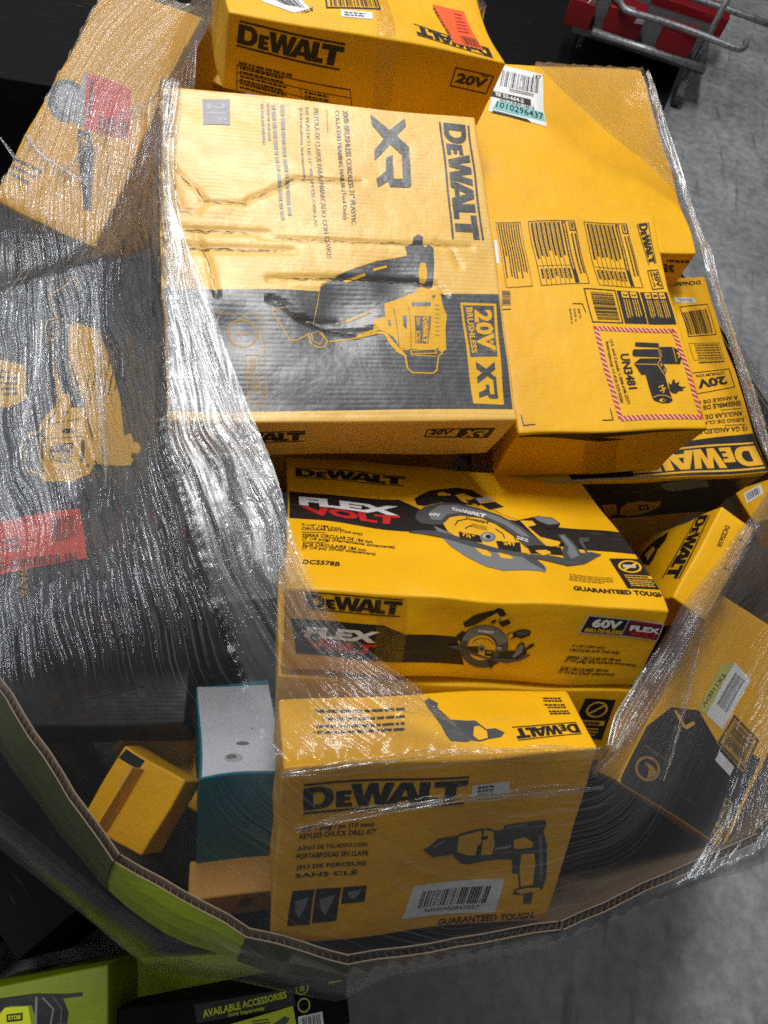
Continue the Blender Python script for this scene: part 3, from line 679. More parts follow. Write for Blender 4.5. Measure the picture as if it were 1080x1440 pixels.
pic += lines_item('yel_print', 3, c2, ((470, 452), (645, 458), (700, 540)), .8) + lines_item('yel_print', 3, c2, ((645, 458), (668, 412)), .8) + lines_item('yel_print', 3, c2, ((610, 718), (650, 700), (710, 702), (752, 720)), .8) + lines_item('yel_print', 3, c2, ((768, 320), (780, 370), (795, 440)), .8)
pic += lines_item('yel_print', 3, c2, ((655, 635), (690, 618), (682, 648), (712, 640)), 1.2) + lines_item('yel_print', 3, c2, ((665, 665), (700, 655), (692, 680)), 1.2)
pic += [('yel_print', 3, [c2(*ell(682, 742, 26, 14, 14))]), ('ink', 4, [c2(*ell(690, 742, 14, 9, 12))]), ('yel_print', 3, [c2(*ell(812, 385, 14, 24, 14))]), ('ink', 4, [c2(*ell(806, 390, 9, 15, 12))]),
        ('yel_print', 3, [c2(*ell(672, 462, 9, 13, 12))]), ('ink', 4, [c2(*ell(670, 464, 5, 8, 12))]), ('yel_print', 3, [c2(*ell(700, 505, 9, 13, 12))]), ('ink', 4, [c2(*ell(698, 507, 5, 8, 12))]),
        ('yel_print', 3, ring(.5, .5, .5, .14), c2((648, 340), (672, 340), (676, 370), (652, 370))), ('yel_print', 3, ring(.5, .5, .5, .14), c2((655, 372), (676, 372), (680, 400), (659, 400)))]
un.prints('hazard_pictogram', T, pic, parent=hl)
un.prints('flap_gap_shade', 'N', [('ink', 0, [cE((165, 1052), (520, 1020), (1040, 1012), (1030, 1022), (660, 1046), (540, 1052), (655, 1066), (540, 1074), (165, 1058))])])  # shade inside the flap slit, painted flat in black ink

# --- plain carton behind it
pl = Carton('plain_carton', 'plain yellow carton with a white barcode label and a blank top', 'carton', *POSE['plain'], M['yellow'], amp=.0009, seed=12, group=ns,
            creases=[(face_xy('plain', cV((60, 480), (130, 495), (215, 518))), .002, .008), (face_xy('plain', cV((150, 300), (300, 330), (420, 420), (520, 510))), .0022, .012)])
cVl = lambda *pts: cV(*[(x + 4, y + 14) for x, y in pts])
sl = pl.prints('shipping_label', T, [('white', 1, [cVl((90, 222), (250, 258), (272, 446), (60, 392))]), ('aqua', 2, [cVl((92, 352), (262, 392), (268, 428), (72, 385))]), ('ink', 2, [cVl((60, 310), (218, 346), (218, 369), (60, 335))]), ('ink', 2, [cVl((76, 390), (200, 420), (215, 432), (72, 398))])])
pl.prints('label_print', T, [('ink', 3, barcode(5, 26), cVl((112, 243), (238, 277), (240, 325), (105, 296))), ('ink', 3, text('167', .02), cVl((217, 258), (246, 264), (246, 278), (217, 272))), ('white', 3, text('98 50-664-2', .02), cVl((88, 318), (192, 345), (192, 360), (84, 334))),
    ('ink', 3, text('1010296437', .015), cVl((90, 355), (262, 396), (262, 422), (84, 378))), ('ink', 3, barcode(15, 30), cVl((105, 340), (232, 372), (232, 386), (100, 354))), ('ink', 3, words(2, 6), cVl((140, 305), (240, 330), (240, 342), (140, 318)))], parent=sl)
pl.prints('side_lettering', 'N', [('ink', 1, text('35', .05), cV((745, 985), (705, 985), (700, 952), (745, 958))), ('ink', 1, words(1, 3, thick=.7, word=.2), cV((800, 950), (705, 948), (702, 935), (800, 938)))])

# --- carton at the head of the heap
tp = Carton('drill_kit_carton', 'yellow carton with orange sticker on top, wedged behind the creased nailer carton', 'carton', *POSE['top20'], M['yellow'], cell=.012, amp=.0013, seed=17, group=ns)
Nf = 'N'
tp.prints('logo_lettering', Nf, [('ink', 1, LOGO, cA((103, 66), (481, 158), (463, 252), (89, 162)))])
tp.prints('spec_table', Nf, [('ink_brown', 1, words(1, 2, thick=.7, word=.12), cA((95, 216), (318, 264), (318, 278), (95, 230))), ('ink', 1, frame(0, 0, 1, 1, .006, .03), cA((87, 230), (503, 320), (500, 440), (80, 350))), ('ink', 1, rect(.56, .24, .565, 1), cA((87, 230), (503, 320), (500, 440), (80, 350))), ('ink', 1, rect(.0, .23, 1, .25), cA((87, 230), (503, 320), (500, 440), (80, 350))), ('ink', 1, rect(0, .48, 1, .50), cA((87, 230), (503, 320), (500, 440), (80, 350))),
    ('ink', 1, words(2, 4, x0=.03, x1=.5, y0=.02, y1=.24, word=.08), cA((87, 230), (503, 320), (500, 440), (80, 350))), ('ink', 1, words(4, 5, x0=.03, x1=.5, y0=.26, y1=.72, word=.08), cA((87, 230), (503, 320), (500, 440), (80, 350))), ('ink', 1, words(4, 7, x0=.6, x1=.85, y0=.26, y1=.72, word=.2), cA((87, 230), (503, 320), (500, 440), (80, 350)))])
tp.prints('voltage_badge', Nf, [('ink', 1, frame(0, 0, 1, 1, .03, .06), cA((864, 248), (1006, 278), (976, 346), (845, 318))), ('ink', 1, text('20V', .045), cA((876, 268), (985, 290), (968, 326), (862, 304))), ('ink', 1, text('MAX', .02), cA((962, 270), (988, 276), (984, 286), (958, 281)))])
tp.prints('barcode', T, [('ink', 1, frame(0, 0, 1, 1, .03, .05), cA((388, -60), (585, -55), (600, 46), (405, 38))), ('ink', 1, barcode(11, 24), cA((405, -50), (575, -46), (590, 36), (420, 30)))])
tp.prints('date_sticker', T, [('white', 1, rect(0, 0, 1, 1), cA((456, 44), (566, 56), (568, 80), (460, 68))), ('ink', 2, words(2, 3, x0=.05, x1=.95, word=.2), cA((462, 50), (562, 60), (564, 76), (464, 66)))])
tp.prints('return_tag', T, [('white', 1, [cA((170, -20), (300, -10), (352, 36), (300, 46), (190, 5))]), ('ink', 2, barcode(21, 14), cA((225, 0), (300, 0), (335, 34), (262, 18)))])
tp.prints('printed_text', T, [('ink', 1, text('RTV', .02), cA((362, 44), (325, 50), (322, 36), (358, 30)))])
tp.prints('printed_text', T, [('ink', 1, text('DB', .02), cA((358, 0), (335, 4), (332, -6), (355, -10)))])
tp.prints('top_lettering', T, [('ink', 1, LOGO, cA((1003, 213), (728, 137), (718, 92), (994, 172)))])
os_ = tp.prints('orange_sticker', T, [('orange', 2, rect(0, 0, 1, 1), cA((805, 12), (915, 38), (972, 183), (862, 160)))])
tp.prints('sticker_print', T, [('ink', 3, barcode(31, 18), cA((890, 128), (955, 140), (965, 176), (900, 164))), ('red', 3, words(6, 9, x0=.05, x1=.9), cA((880, 40), (912, 46), (950, 126), (885, 118))), ('ink', 3, barcode(33, 20), cA((815, 25), (860, 135), (850, 136), (805, 26)))], parent=os_)

# --- right-hand carton with upside-down print
dc = Carton('finish_nailer_carton', 'yellow and black carton with upside-down lettering under the hazard labelled carton', 'carton', *POSE['dcn650'], M['yellow'], cell=.014, seed=23, group=ns)
dc.prints('printed_panel', T, [('ink', 0, [cF((425, 932), (750, 892), (795, 1102), (60, 1135), (-200, 1150), (-260, 1010))])])
dc.prints('logo_lettering', T, [('yel_print', 1, LOGO, cF((768, 1070), (120, 1112), (78, 992), (718, 938)))])
dc.prints('model_number', T, [('ink', 1, text('DCN650B', .03), cF((447, 138), (298, 146), (296, 124), (442, 116)))])
dc.prints('printed_text', T, [('ink', 1, text(t, .022), cF((x1, y + 17), (x0, y + 17 + (x1 - x0) * .1), (x0 - 4, y - 6 + (x1 - x0) * .1), (x1 - 4, y - 8))) for t, x1, x0, y in
     (('15 GA ANGLED NAILER KIT', 690, 290, 864), ('JUEGO DE CLAVADORA', 675, 340, 818), ('ANGULAR DE CALIBRE 15', 663, 310, 790), ('ENSEMBLE DE CLOUEUSE', 650, 300, 740), ('\u00c0 ANGLE DE CALIBRE 15', 638, 300, 713))] +
    [('ink', 1, rect(0, 0, 1, 1), cF((680, 848), (570, 857), (570, 860), (680, 851))), ('ink', 1, rect(0, 0, 1, 1), cF((657, 768), (548, 778), (548, 781), (657, 771)))])
dc.prints('date_sticker', T, [('white', 1, rect(0, 0, 1, 1), cF((318, 203), (418, 212), (426, 238), (326, 229))), ('ink', 2, words(2, 4, x0=.08, x1=.92, word=.2), cF((424, 234), (328, 226), (320, 207), (416, 215)))])
dc.prints('barcode', T, [('ink', 1, frame(0, 0, 1, 1, .02, .025), cF((345, 254), (484, 243), (531, 393), (382, 409))), ('ink', 1, barcode(41, 26), cF((350, 285), (478, 268), (512, 385), (385, 398)))])
dc.prints('notice_panel', T, [('ink', 1, frame(0, 0, 1, 1, .012, .02), cF((385, 440), (545, 430), (569, 513), (413, 522))), ('ink_brown', 1, words(6, 6, x0=.05, x1=.95, y0=.05, y1=.95, word=.1), cF((569, 513), (413, 522), (385, 440), (545, 430))), ('ink', 1, words(1, 8, thick=.6), cF((568, 530), (410, 540), (408, 526), (566, 518)))])
dc.prints('voltage_badge', T, [('ink', 1, frame(0, 0, 1, 1, .02, .035), cF((398, 582), (590, 562), (621, 664), (425, 692))), ('ink', 1, text('20V', .045), cF((585, 645), (440, 664), (424, 616), (570, 600))), ('ink', 1, text('LITHIUM ION', .02), cF((566, 592), (426, 606), (422, 592), (562, 577)))])
dc.prints('black_side', Nf, [('black_card', 0, [[(700, 689), (1085, 667), (1002, 718), (735, 737), (716, 731)]])])
dc.prints('tool_print', Nf, [('yel_dim', 1, [cW((490, 318), (520, 300), (570, 292), (610, 297), (650, 293), (648, 312), (620, 330), (570, 345), (520, 352), (485, 348))]), ('ink', 2, [cW((560, 308), (600, 305), (606, 325), (568, 330))]), ('yel_dim', 3, [cW((572, 312), (594, 310), (598, 320), (576, 324))]), ('yel_dim', 1, [cW((410, 312), (470, 308), (475, 345), (440, 360), (420, 340))]), ('grey_dark', 1, words(4, 3), cW((195, 275), (360, 275), (390, 350), (235, 345)))])
tv = cW((10, 233), (110, 222), (300, 212), (480, 198), (560, 190), (660, 188), (780, 184), (850, 186), (770, 192), (640, 197), (500, 207), (440, 212), (330, 222), (280, 231), (230, 224), (120, 236), (90, 240), (60, 232))
dc.prints('torn_edge', Nf, [('torn', 2, [tv])], clip=False)
dc.prints('scuff', Nf, [('grey', 2, [cW((650, 225), (760, 205), (830, 210), (845, 235), (760, 250), (690, 258), (660, 245))])])

# --- circular saw cartons
def saw_art(c, big=True):
    it = [('ink', 1, [c((80, 192), (105, 180), (160, 158), (255, 142), (300, 132), (380, 140), (440, 185), (400, 220), (270, 215), (210, 212), (130, 228), (95, 222))]),
          ('yel_print', 2, [c((195, 170), (225, 162), (265, 172), (262, 178), (200, 182))]), ('yel_print', 2, [c((285, 175), (330, 160), (385, 185), (350, 195), (400, 225), (320, 205))]), ('ink', 3, [c((335, 195), (372, 195), (375, 215), (350, 215))]),
          ('grey_light', 3, [c((385, 183), (460, 178), (475, 192), (400, 205))]), ('yel_print', 2, [c((400, 205), (470, 195), (570, 262), (600, 300), (520, 270))]), ('ink', 3, [c((405, 212), (480, 203), (525, 232), (450, 242))]),
          ('grey_dark', 2, [c((85, 285), (95, 255), (130, 232), (200, 217), (290, 212), (400, 235), (500, 270), (600, 325), (680, 385), (735, 435), (700, 432), (620, 440), (560, 370), (470, 310), (390, 280), (300, 272), (250, 280), (215, 320), (160, 320), (110, 310))]),
          ('grey', 3, [c((150, 262), (200, 228), (290, 222), (400, 246), (500, 282), (590, 335), (650, 385), (600, 375), (520, 318), (420, 275), (310, 258), (235, 272), (205, 300), (160, 295))]),
          ('white', 4, LOGO[2:], c((260, 232), (432, 262), (425, 287), (265, 252))), ('white', 4, text('60V', .03), c((152, 264), (206, 266), (202, 284), (150, 276))), ('white', 4, words(2, 4, word=.4), c((580, 375), (655, 398), (640, 416), (575, 392))),
          ('yel_print', 3, [c((215, 318), (250, 285), (300, 275), (400, 285), (470, 315), (560, 375), (620, 445), (625, 470), (520, 455), (400, 420), (290, 390), (235, 355))]),
          ('ink', 4, LOGO[2:], c((325, 280), (444, 302), (440, 318), (328, 295))), ('ink_brown', 4, words(3, 5), c((350, 312), (440, 330), (436, 352), (348, 332))),
          ('ink', 4, [c((285, 355), (385, 372), (400, 410), (290, 392))]), ('yel_print', 5, text('7\u00bc"', .03), c((300, 358), (360, 372), (358, 394), (300, 378))), ('ink', 4, [c((465, 400), (590, 412), (592, 465), (480, 448))]), ('yel_print', 5, text('24T', .04), c((498, 402), (566, 412), (568, 432), (504, 422))),
          ('grey', 5, [c(*ell(427, 381, 40, 25, 20))]), ('grey_light', 6, [c(*ell(424, 378, 24, 14, 16))]), ('ink', 7, [c(*ell(428, 380, 15, 10, 14))])]
    for a in (((270, 325), (285, 302), (330, 292)), ((318, 340), (335, 328), (350, 326)), ((470, 340), (505, 365), (512, 388)), ((500, 330), (560, 375), (570, 400))): it += lines_item('ink', 4, c, a, 1.5 if big else .8)
    it += [('grey_dark', 4, [c((50, 352), (75, 345), (175, 350), (300, 385), (480, 440), (620, 475), (760, 480), (850, 490), (950, 450), (1005, 465), (920, 510), (830, 528), (700, 505), (560, 480), (380, 435), (220, 388), (120, 365))]),
           ('grey', 2, [c((170, 325), (240, 360), (285, 395), (330, 420), (450, 450), (600, 478), (640, 500), (700, 525), (718, 545), (712, 566), (690, 560), (620, 552), (500, 545), (420, 520), (330, 475), (250, 425), (200, 375))]),
           ('grey_dark', 3, [c((600, 490), (660, 495), (700, 528), (715, 560), (690, 545), (640, 520))]),
           ('yel_print', 3, [c((360, 430), (420, 445), (445, 465), (440, 478), (400, 465))]), ('yel_print', 3, [c((470, 455), (530, 475), (550, 488), (540, 495), (490, 485))]),
           ('ink', 3, [c((580, 300), (650, 285), (690, 275), (760, 282), (798, 310), (790, 328), (740, 338), (700, 320), (640, 340), (600, 315))]), ('grey', 4, [c((665, 282), (700, 277), (762, 288), (792, 312), (740, 318), (690, 300))]),
           ('yel_print', 3, [c((600, 300), (660, 300), (680, 320), (640, 330), (700, 380), (800, 400), (790, 420), (730, 432))]), ('yel_print', 5, [c((665, 460), (740, 455), (745, 470), (700, 482))]), ('ink', 4, [c((625, 430), (700, 425), (800, 430), (810, 470), (640, 470))]), ('yel_print', 5, [c((665, 455), (725, 450), (745, 468), (690, 478))]),
           ('grey_dark', 5, [c((785, 365), (820, 362), (870, 410), (900, 455), (930, 455), (890, 400), (895, 380), (940, 385), (940, 402), (912, 405), (935, 450), (960, 462), (880, 498), (820, 495), (800, 450), (820, 420))]),
           ('grey', 6, [c((795, 372), (815, 370), (870, 425), (890, 470), (850, 490), (830, 460), (840, 430))])]
    return it
stripe = [(405, 690), (562, 703), (592, 718), (660, 724), (780, 741), (871, 750), (897, 781), (740, 762), (583, 747), (400, 727)]
def flex_text(c, rows, bold=.022): return [('ink', 1, text(t, bold, shear=.15), c(*q)) for t, q in rows]
fx = Carton('circular_saw_carton', 'yellow circular saw carton with red and white lettering on black stripe, uppermost of two', 'carton', *POSE['flex'], M['yellow'], cell=.014, amp=.0018, seed=29, group=ns,
            dents=[((-.09, -.165, .06), .02, (0, .004, -.004)), ((.22, -.165, .06), .02, (-.003, .003, -.002))])
fx.prints('logo_lettering', T, [('ink', 1, LOGO, cG((130, 78), (576, 126), (570, 168), (128, 120)))])
fx.prints('printed_panel', T, [('ink', 0, [stripe])])
def flexvolt(c, q1, q2): return [('white', 2, text('FLEX', .055), c(*q1)), ('red', 2, text('VOLT', .055), c(*q2))]
fx.prints('stripe_lettering', T, flexvolt(cG, ((132, 205), (548, 246), (545, 282), (132, 242)), ((134, 246), (553, 284), (540, 319), (170, 285))))
fx.prints('printed_text', T, flex_text(cG, [('7-1/4" (184 mm)', ((135, 318), (300, 337), (300, 350), (135, 332))), ('CIRCULAR SAW (Tool only)', ((135, 334), (390, 353), (388, 368), (134, 349))),
    ('SIERRA CIRCULAR DE 184 mm', ((135, 361), (430, 382), (428, 396), (134, 375))), ('(7 1/4 pulg) (Herramienta \u00fanicamente)', ((135, 377), (522, 402), (520, 418), (134, 392))),
    ('SCIE CIRCULAIRE 184 mm', ((135, 400), (396, 419), (394, 433), (134, 414))), ('(7 1/4 po) (Outil uniquement)', ((135, 415), (434, 434), (432, 450), (134, 430))), ]) +
    [('ink', 1, rect(0, 0, 1, 1), cG((135, 354), (232, 360), (232, 362), (135, 356))), ('ink', 1, rect(0, 0, 1, 1), cG((135, 395), (232, 402), (232, 404), (135, 397)))])
fx.prints('model_number', T, flex_text(cG, [('DCS578B', ((135, 470), (284, 484), (282, 502), (134, 488)))]))
fx.prints('saw_illustration', T, saw_art(cN))
stk = fx.prints('battery_notice', T, [('ink', 1, [cH((458, 337), (578, 343), (657, 458), (525, 453))])])
fx.prints('notice_print', T, [('yel_print', 2, ring(.5, .5, .5, .10), cH((487, 345), (575, 350), (582, 398), (496, 392))), ('yel_print', 2, poly([(.12, .80), (.2, .88), (.88, .2), (.8, .12)]), cH((487, 345), (575, 350), (582, 398), (496, 392))), ('grey_light', 2, rect(.2, .35, .75, .6), cH((487, 345), (575, 350), (582, 398), (496, 392))),
    ('yel_print', 2, rect(0, 0, 1, 1), cH((512, 402), (620, 408), (630, 420), (520, 414))), ('ink', 3, words(1, 3, thick=.6), cH((514, 403), (618, 409), (626, 419), (521, 413))), ('yel_print', 2, words(4, 5, thick=.5, word=.12), cH((524, 418), (630, 424), (650, 452), (540, 446)))], parent=stk)
fx.prints('slogan', T, [('ink', 1, text('GUARANTEED TOUGH.', .045), cH((315, 443), (672, 470), (682, 488), (318, 460))), ('ink_brown', 1, words(4, 7, word=.08, thick=.35), cH((305, 396), (500, 412), (520, 440), (300, 424)))])
fx.prints('side_lettering', Nf, [('ink', 1, LOGO, cG((142, 600), (537, 630), (521, 705), (150, 676)))])
fx.prints('side_panel', Nf, [('ink', 0, [cG((70, 716), (455, 740), (545, 785), (765, 797), (810, 920), (90, 872))])])
fx.prints('side_stripe_lettering', Nf, flexvolt(cG, ((140, 750), (446, 768), (428, 815), (124, 796)), ((130, 800), (440, 822), (410, 866), (150, 846))))
def cSmall(*pts): return [(622 + (x - 50) * (130 / 955.0), 850 + (y - 130) * (92 / 440.0)) for x, y in pts]
def saw_small(c):
    it = [('ink', 1, [c((350, 180), (380, 160), (430, 120), (500, 95), (590, 75), (620, 58), (655, 68), (685, 110), (640, 130), (560, 120), (440, 195), (365, 215))]), ('yel_print', 2, [c((550, 130), (610, 95), (640, 130), (600, 160), (560, 155))]), ('ink', 3, [c((575, 150), (610, 145), (600, 172), (572, 178))]),
          ('yel_print', 2, [c((640, 130), (700, 120), (745, 195), (660, 205))]), ('ink', 3, [c((625, 165), (705, 145), (725, 180), (660, 205))]),
          ('grey_dark', 2, [c(*ell(525, 365, 198, 175, 30))]), ('ink', 3, [c((290, 330), (300, 290), (345, 245), (380, 250), (340, 330))]),
          ('grey', 3, [c(*(ell(525, 365, 190, 168, 26, math.radians(195), math.radians(352)) + ell(515, 375, 128, 116, 26, math.radians(350), math.radians(198))))]),
          ('yel_print', 4, [c(*ell(505, 372, 115, 106, 26))]), ('ink', 5, [c((390, 370), (480, 362), (480, 420), (400, 425))]), ('ink', 5, [c((530, 388), (610, 395), (600, 445), (535, 440))]),
          ('yel_print', 6, text('24T', .04), c((548, 398), (592, 402), (590, 418), (548, 414))), ('grey', 6, [c(*ell(505, 380, 30, 28, 16))]), ('ink', 7, [c(*ell(505, 380, 14, 14, 12))]),
          ('white', 5, LOGO[2:], c((470, 218), (602, 230), (596, 262), (476, 242))), ('white', 5, words(2, 3, word=.4), c((630, 358), (675, 368), (670, 395), (628, 385)))]
    it += lines_item('ink', 5, c, ((430, 340), (450, 310), (500, 292), (560, 300), (600, 340)), .9)
    it += [('grey_dark', 6, [c((230, 375), (300, 362), (420, 405), (560, 455), (720, 460), (800, 465), (880, 425), (905, 435), (820, 480), (720, 500), (600, 478), (450, 440))]), ('ink', 6, [c((560, 470), (620, 470), (618, 510), (590, 545), (575, 510))]),
           ('ink', 3, [c((700, 265), (750, 250), (800, 232), (850, 232), (885, 250), (880, 280), (820, 302), (780, 290), (730, 305))]), ('grey_dark', 4, [c((770, 250), (840, 238), (872, 252), (860, 272), (800, 282))]), ('yel_print', 4, [c((710, 268), (745, 252), (752, 285), (728, 300))]),
           ('ink', 3, [c((640, 420), (720, 400), (780, 400), (800, 350), (830, 330), (850, 350), (855, 385), (900, 345), (928, 348), (920, 365), (870, 395), (870, 425), (800, 465), (720, 470), (650, 455))]), ('grey', 4, [c((800, 370), (825, 345), (842, 360), (835, 410), (770, 460), (760, 445))])]
    return it
fx.prints('side_saw_illustration', Nf, saw_small(cY))
BQ = cH((375, 553), (684, 584), (655, 656), (345, 622))
fx.prints('voltage_badge', Nf, [('grey_light', 1, rect(0, 0, 1, 1), BQ), ('ink', 2, rect(.02, .06, .51, .94), BQ), ('maroon', 2, rect(.525, .06, .98, .94), BQ), ('white', 3, text('60V', .05), cH((398, 565), (512, 577), (500, 612), (388, 600))), ('yel_print', 3, text('BRUSHLESS', .04), cH((372, 603), (512, 617), (508, 632), (366, 617))),
    ('red', 3, text('POWERED BY', .03), cH((560, 576), (655, 585), (652, 594), (557, 585))), ('white', 3, text('FLEX', .05), cH((545, 594), (666, 604), (660, 626), (538, 616))), ('red', 3, text('VOLT', .05), cH((540, 618), (658, 628), (648, 648), (546, 638)))])
fx.prints('side_text', Nf, flex_text(cH, [('7-1/4" (184 mm)', ((332, 664), (454, 676), (451, 689), (329, 677))), ('CIRCULAR SAW (Tool only)', ((326, 679), (514, 697), (510, 712), (323, 693))), ('SIERRA CIRCULAR DE 184 mm', ((318, 706), (524, 726), (520, 739), (315, 719))),
    ('(7 1/4 pulg) (Herramienta \u00fanicamente)', ((312, 719), (582, 746), (578, 761), (309, 733))), ('SCIE CIRCULAIRE 184 mm', ((298, 748), (477, 765), (474, 778), (295, 761))), ('(7 1/4 po) (Outil uniquement)', ((293, 762), (499, 781), (495, 795), (290, 776)))]))
f2 = Carton('circular_saw_carton', 'yellow circular saw carton with black battery notice, underneath its twin', 'carton', *POSE['flex2'], M['yellow'], seed=31, amp=.0018, group=ns)
s2 = f2.prints('battery_notice', Nf, [('ink', 1, [[(826, 981), (870, 984), (852, 1038), (806, 1030)]])])
qn = [(832, 985), (862, 987), (855, 1008), (824, 1006)]
f2.prints('notice_print', Nf, [('yel_print', 2, ring(.5, .5, .5, .10), qn), ('yel_print', 2, poly([(.12, .80), (.2, .88), (.88, .2), (.8, .12)]), qn), ('yel_print', 2, rect(0, 0, 1, 1), [(820, 1010), (856, 1012), (854, 1018), (818, 1016)]), ('ink', 3, words(1, 3, thick=.6), [(820, 1010), (856, 1012), (854, 1018), (818, 1016)]), ('yel_print', 2, words(3, 5, thick=.5, word=.12), [(817, 1019), (852, 1021), (848, 1034), (812, 1028)])], parent=s2)

# --- corded drill carton
dr = Carton('drill_carton', 'yellow corded drill carton with white barcode sticker, leaning back under film', 'carton', *POSE['drill'], M['yellow_x'], cell=.014, seed=37, group=ns)
dr.prints('top_lettering', T, [('ink', 1, LOGO, cZ((992, 246), (618, 268), (582, 192), (952, 173)))])
dr.prints('top_text', T, [('ink', 1, words(1, k, thick=.7, word=.15), cZ((x1, y + 9), (x0, y + 9), (x0 - 4, y - 4), (x1 - 4, y - 4))) for k, (x0, x1, y) in enumerate(((740, 855, 27), (732, 862, 42), (748, 880, 65), (760, 888, 80), (765, 905, 103), (780, 915, 117)))])
dr.prints('contents_text', T, [('ink', 1, words(1, 20 + k, thick=.6, word=.1), cI((430, y + 8), (110, y + 14), (108, y), (428, y - 6))) for k, y in enumerate((95, 118, 140, 158))])
dr.prints('top_drill_illustration', T, [('grey_dark', 1, [cZ((95, 55), (120, 40), (175, 72), (170, 95), (245, 160), (340, 165), (380, 162), (440, 205), (490, 200), (540, 222), (520, 245), (450, 255), (400, 268), (350, 262), (330, 272), (240, 268), (215, 240), (190, 190), (130, 110), (110, 90))]), ('yel_print', 2, [cZ((372, 195), (400, 190), (440, 215), (445, 250), (395, 262), (365, 240))])])
dr.prints('logo_lettering', Nf, [('ink', 1, LOGO, cI((122, 326), (632, 292), (612, 380), (118, 422)))])
dr.prints('printed_text', Nf, [('ink', 1, text(t, .025), cI(*q)) for t, q in (('3/8" / pulg / po (10 mm)', ((116, 460), (338, 441), (335, 460), (113, 479))), ('KEYLESS CHUCK DRILL KIT', ((110, 482), (346, 462), (344, 478), (108, 498))), ('JUEGO DE TALADRO CON', ((108, 519), (320, 502), (318, 518), (106, 535))), ('PORTABROCAS SIN LLAVE', ((105, 542), (323, 525), (321, 541), (103, 558))), ('JEU DE PERCEUSE', ((102, 577), (316, 558), (314, 574), (100, 593))), ('SANS CL\u00c9', ((99, 600), (288, 584), (286, 600), (97, 616))))])
for q in (((90, 656), (158, 650), (142, 755), (74, 761)), ((163, 648), (238, 641), (222, 740), (149, 750)), ((244, 640), (314, 633), (308, 680), (238, 690))):
    dr.prints('feature_panel', Nf, [('ink', 1, [cI(*q)]), ('grey', 2, poly([(.2, .3), (.8, .2), (.7, .5), (.5, .8), (.3, .6)]), cI(*q))])
ws = dr.prints('date_sticker', Nf, [('white', 1, rect(0, 0, 1, 1), cI((640, 322), (760, 316), (757, 356), (636, 362)))])
dr.prints('sticker_print', Nf, [('ink', 2, words(3, 6, x0=.15, x1=.65, y0=.1, y1=.9, thick=.6, word=.2), cI((640, 322), (760, 316), (757, 356), (636, 362)))], parent=ws)
bs = dr.prints('barcode_sticker', Nf, [('white', 1, rect(0, 0, 1, 1), cX((84, 1028), (676, 996), (610, 1200), (12, 1240)))])
dr.prints('barcode', Nf, [('ink', 2, barcode(51, 30), cX((142, 1068), (598, 1042), (560, 1145), (110, 1172))), ('ink', 2, text('N000302842027', .01), cX((165, 1180), (520, 1158), (508, 1182), (155, 1205)))], parent=bs)
dr.prints('slogan', Nf, [('ink', 1, text('GUARANTEED TOUGH.', .03), cI((545, 745), (838, 712), (832, 732), (540, 766)))])
dr.prints('drill_illustration', Nf, [('grey_dark', 1, [cX((140, 795), (180, 775), (240, 725), (370, 712), (380, 700), (520, 678), (580, 680), (625, 700), (670, 690), (670, 665), (930, 632), (935, 660), (915, 700), (932, 780), (925, 960), (900, 1040), (840, 1065), (830, 1130), (780, 1138), (785, 1085), (720, 1085), (725, 1060), (760, 1040), (755, 965), (720, 960), (722, 880), (640, 880), (540, 890), (440, 910), (390, 900), (340, 850), (340, 835), (200, 845), (160, 810)),]),
    ('yel_print', 2, [cX((375, 720), (520, 690), (530, 735), (500, 850), (440, 850), (360, 820))]), ('yel_print', 2, [cX((540, 690), (600, 700), (610, 780), (590, 850), (520, 852), (530, 780))]), ('yel_print', 2, [cX((735, 755), (800, 740), (850, 770), (845, 800), (760, 812), (730, 810))]), ('yel_print', 2, [cX((775, 845), (855, 835), (860, 900), (840, 1020), (770, 1035), (765, 950))]), ('yel_print', 2, [cX((735, 1062), (800, 1042), (890, 1035), (870, 1055), (770, 1078))]),
    ('grey', 3, [cX((200, 770), (280, 728), (285, 745), (210, 790))]), ('grey', 3, [cX((680, 672), (820, 652), (815, 672), (690, 690))]), ('grey_light', 3, LOGO[2:], cX((612, 800), (718, 785), (716, 808), (610, 824))), ('ink', 3, [cX((520, 730), (570, 725), (560, 748), (525, 750))]), ('ink', 3, [cX((500, 780), (525, 780), (510, 850), (485, 852))]), ('grey', 3, [cX((880, 720), (905, 720), (905, 950), (885, 1000))])])

# --- black carton at the left under the film
bk = Carton('black_tool_carton', 'wide black tool carton with yellow tool drawing and orange sticker under film', 'carton', *POSE['black'], M['black_card'], seed=41, amp=.002, group=ns)
os2 = bk.prints('orange_sticker', T, [('orange_red', 2, [cK((-60, 100), (295, 43), (320, 218), (-40, 292))])])
bk.prints('sticker_print', T, [('ink', 3, barcode(61, 40), cK((5, 240), (288, 196), (292, 226), (5, 272))), ('ink_brown', 3, barcode(63, 26), cK((185, 85), (283, 68), (290, 150), (195, 165))), ('ink', 3, text('M', .01), cK((115, 157), (130, 155), (132, 167), (117, 169))), ('ink', 3, text('0 0', .01), cK((50, 92), (110, 84), (111, 95), (51, 103))), ('ink_brown', 3, words(2, 4), cK((10, 150), (90, 140), (92, 195), (12, 205)))], parent=os2)
bk.prints('model_number', T, [('yel_dim', 1, text('9676', .02), cK((102, 262), (104, 357), (76, 357), (68, 270)))])
def cGun(pts):
    out = []
    for x, y in pts:
        gx_, gy_ = (x - 380) * 3.6, (y - 320) * 3.6
        out += cM((655 - (gy_ - 45) * .78, 190 + gx_ * 1.06))
    return out
big = []
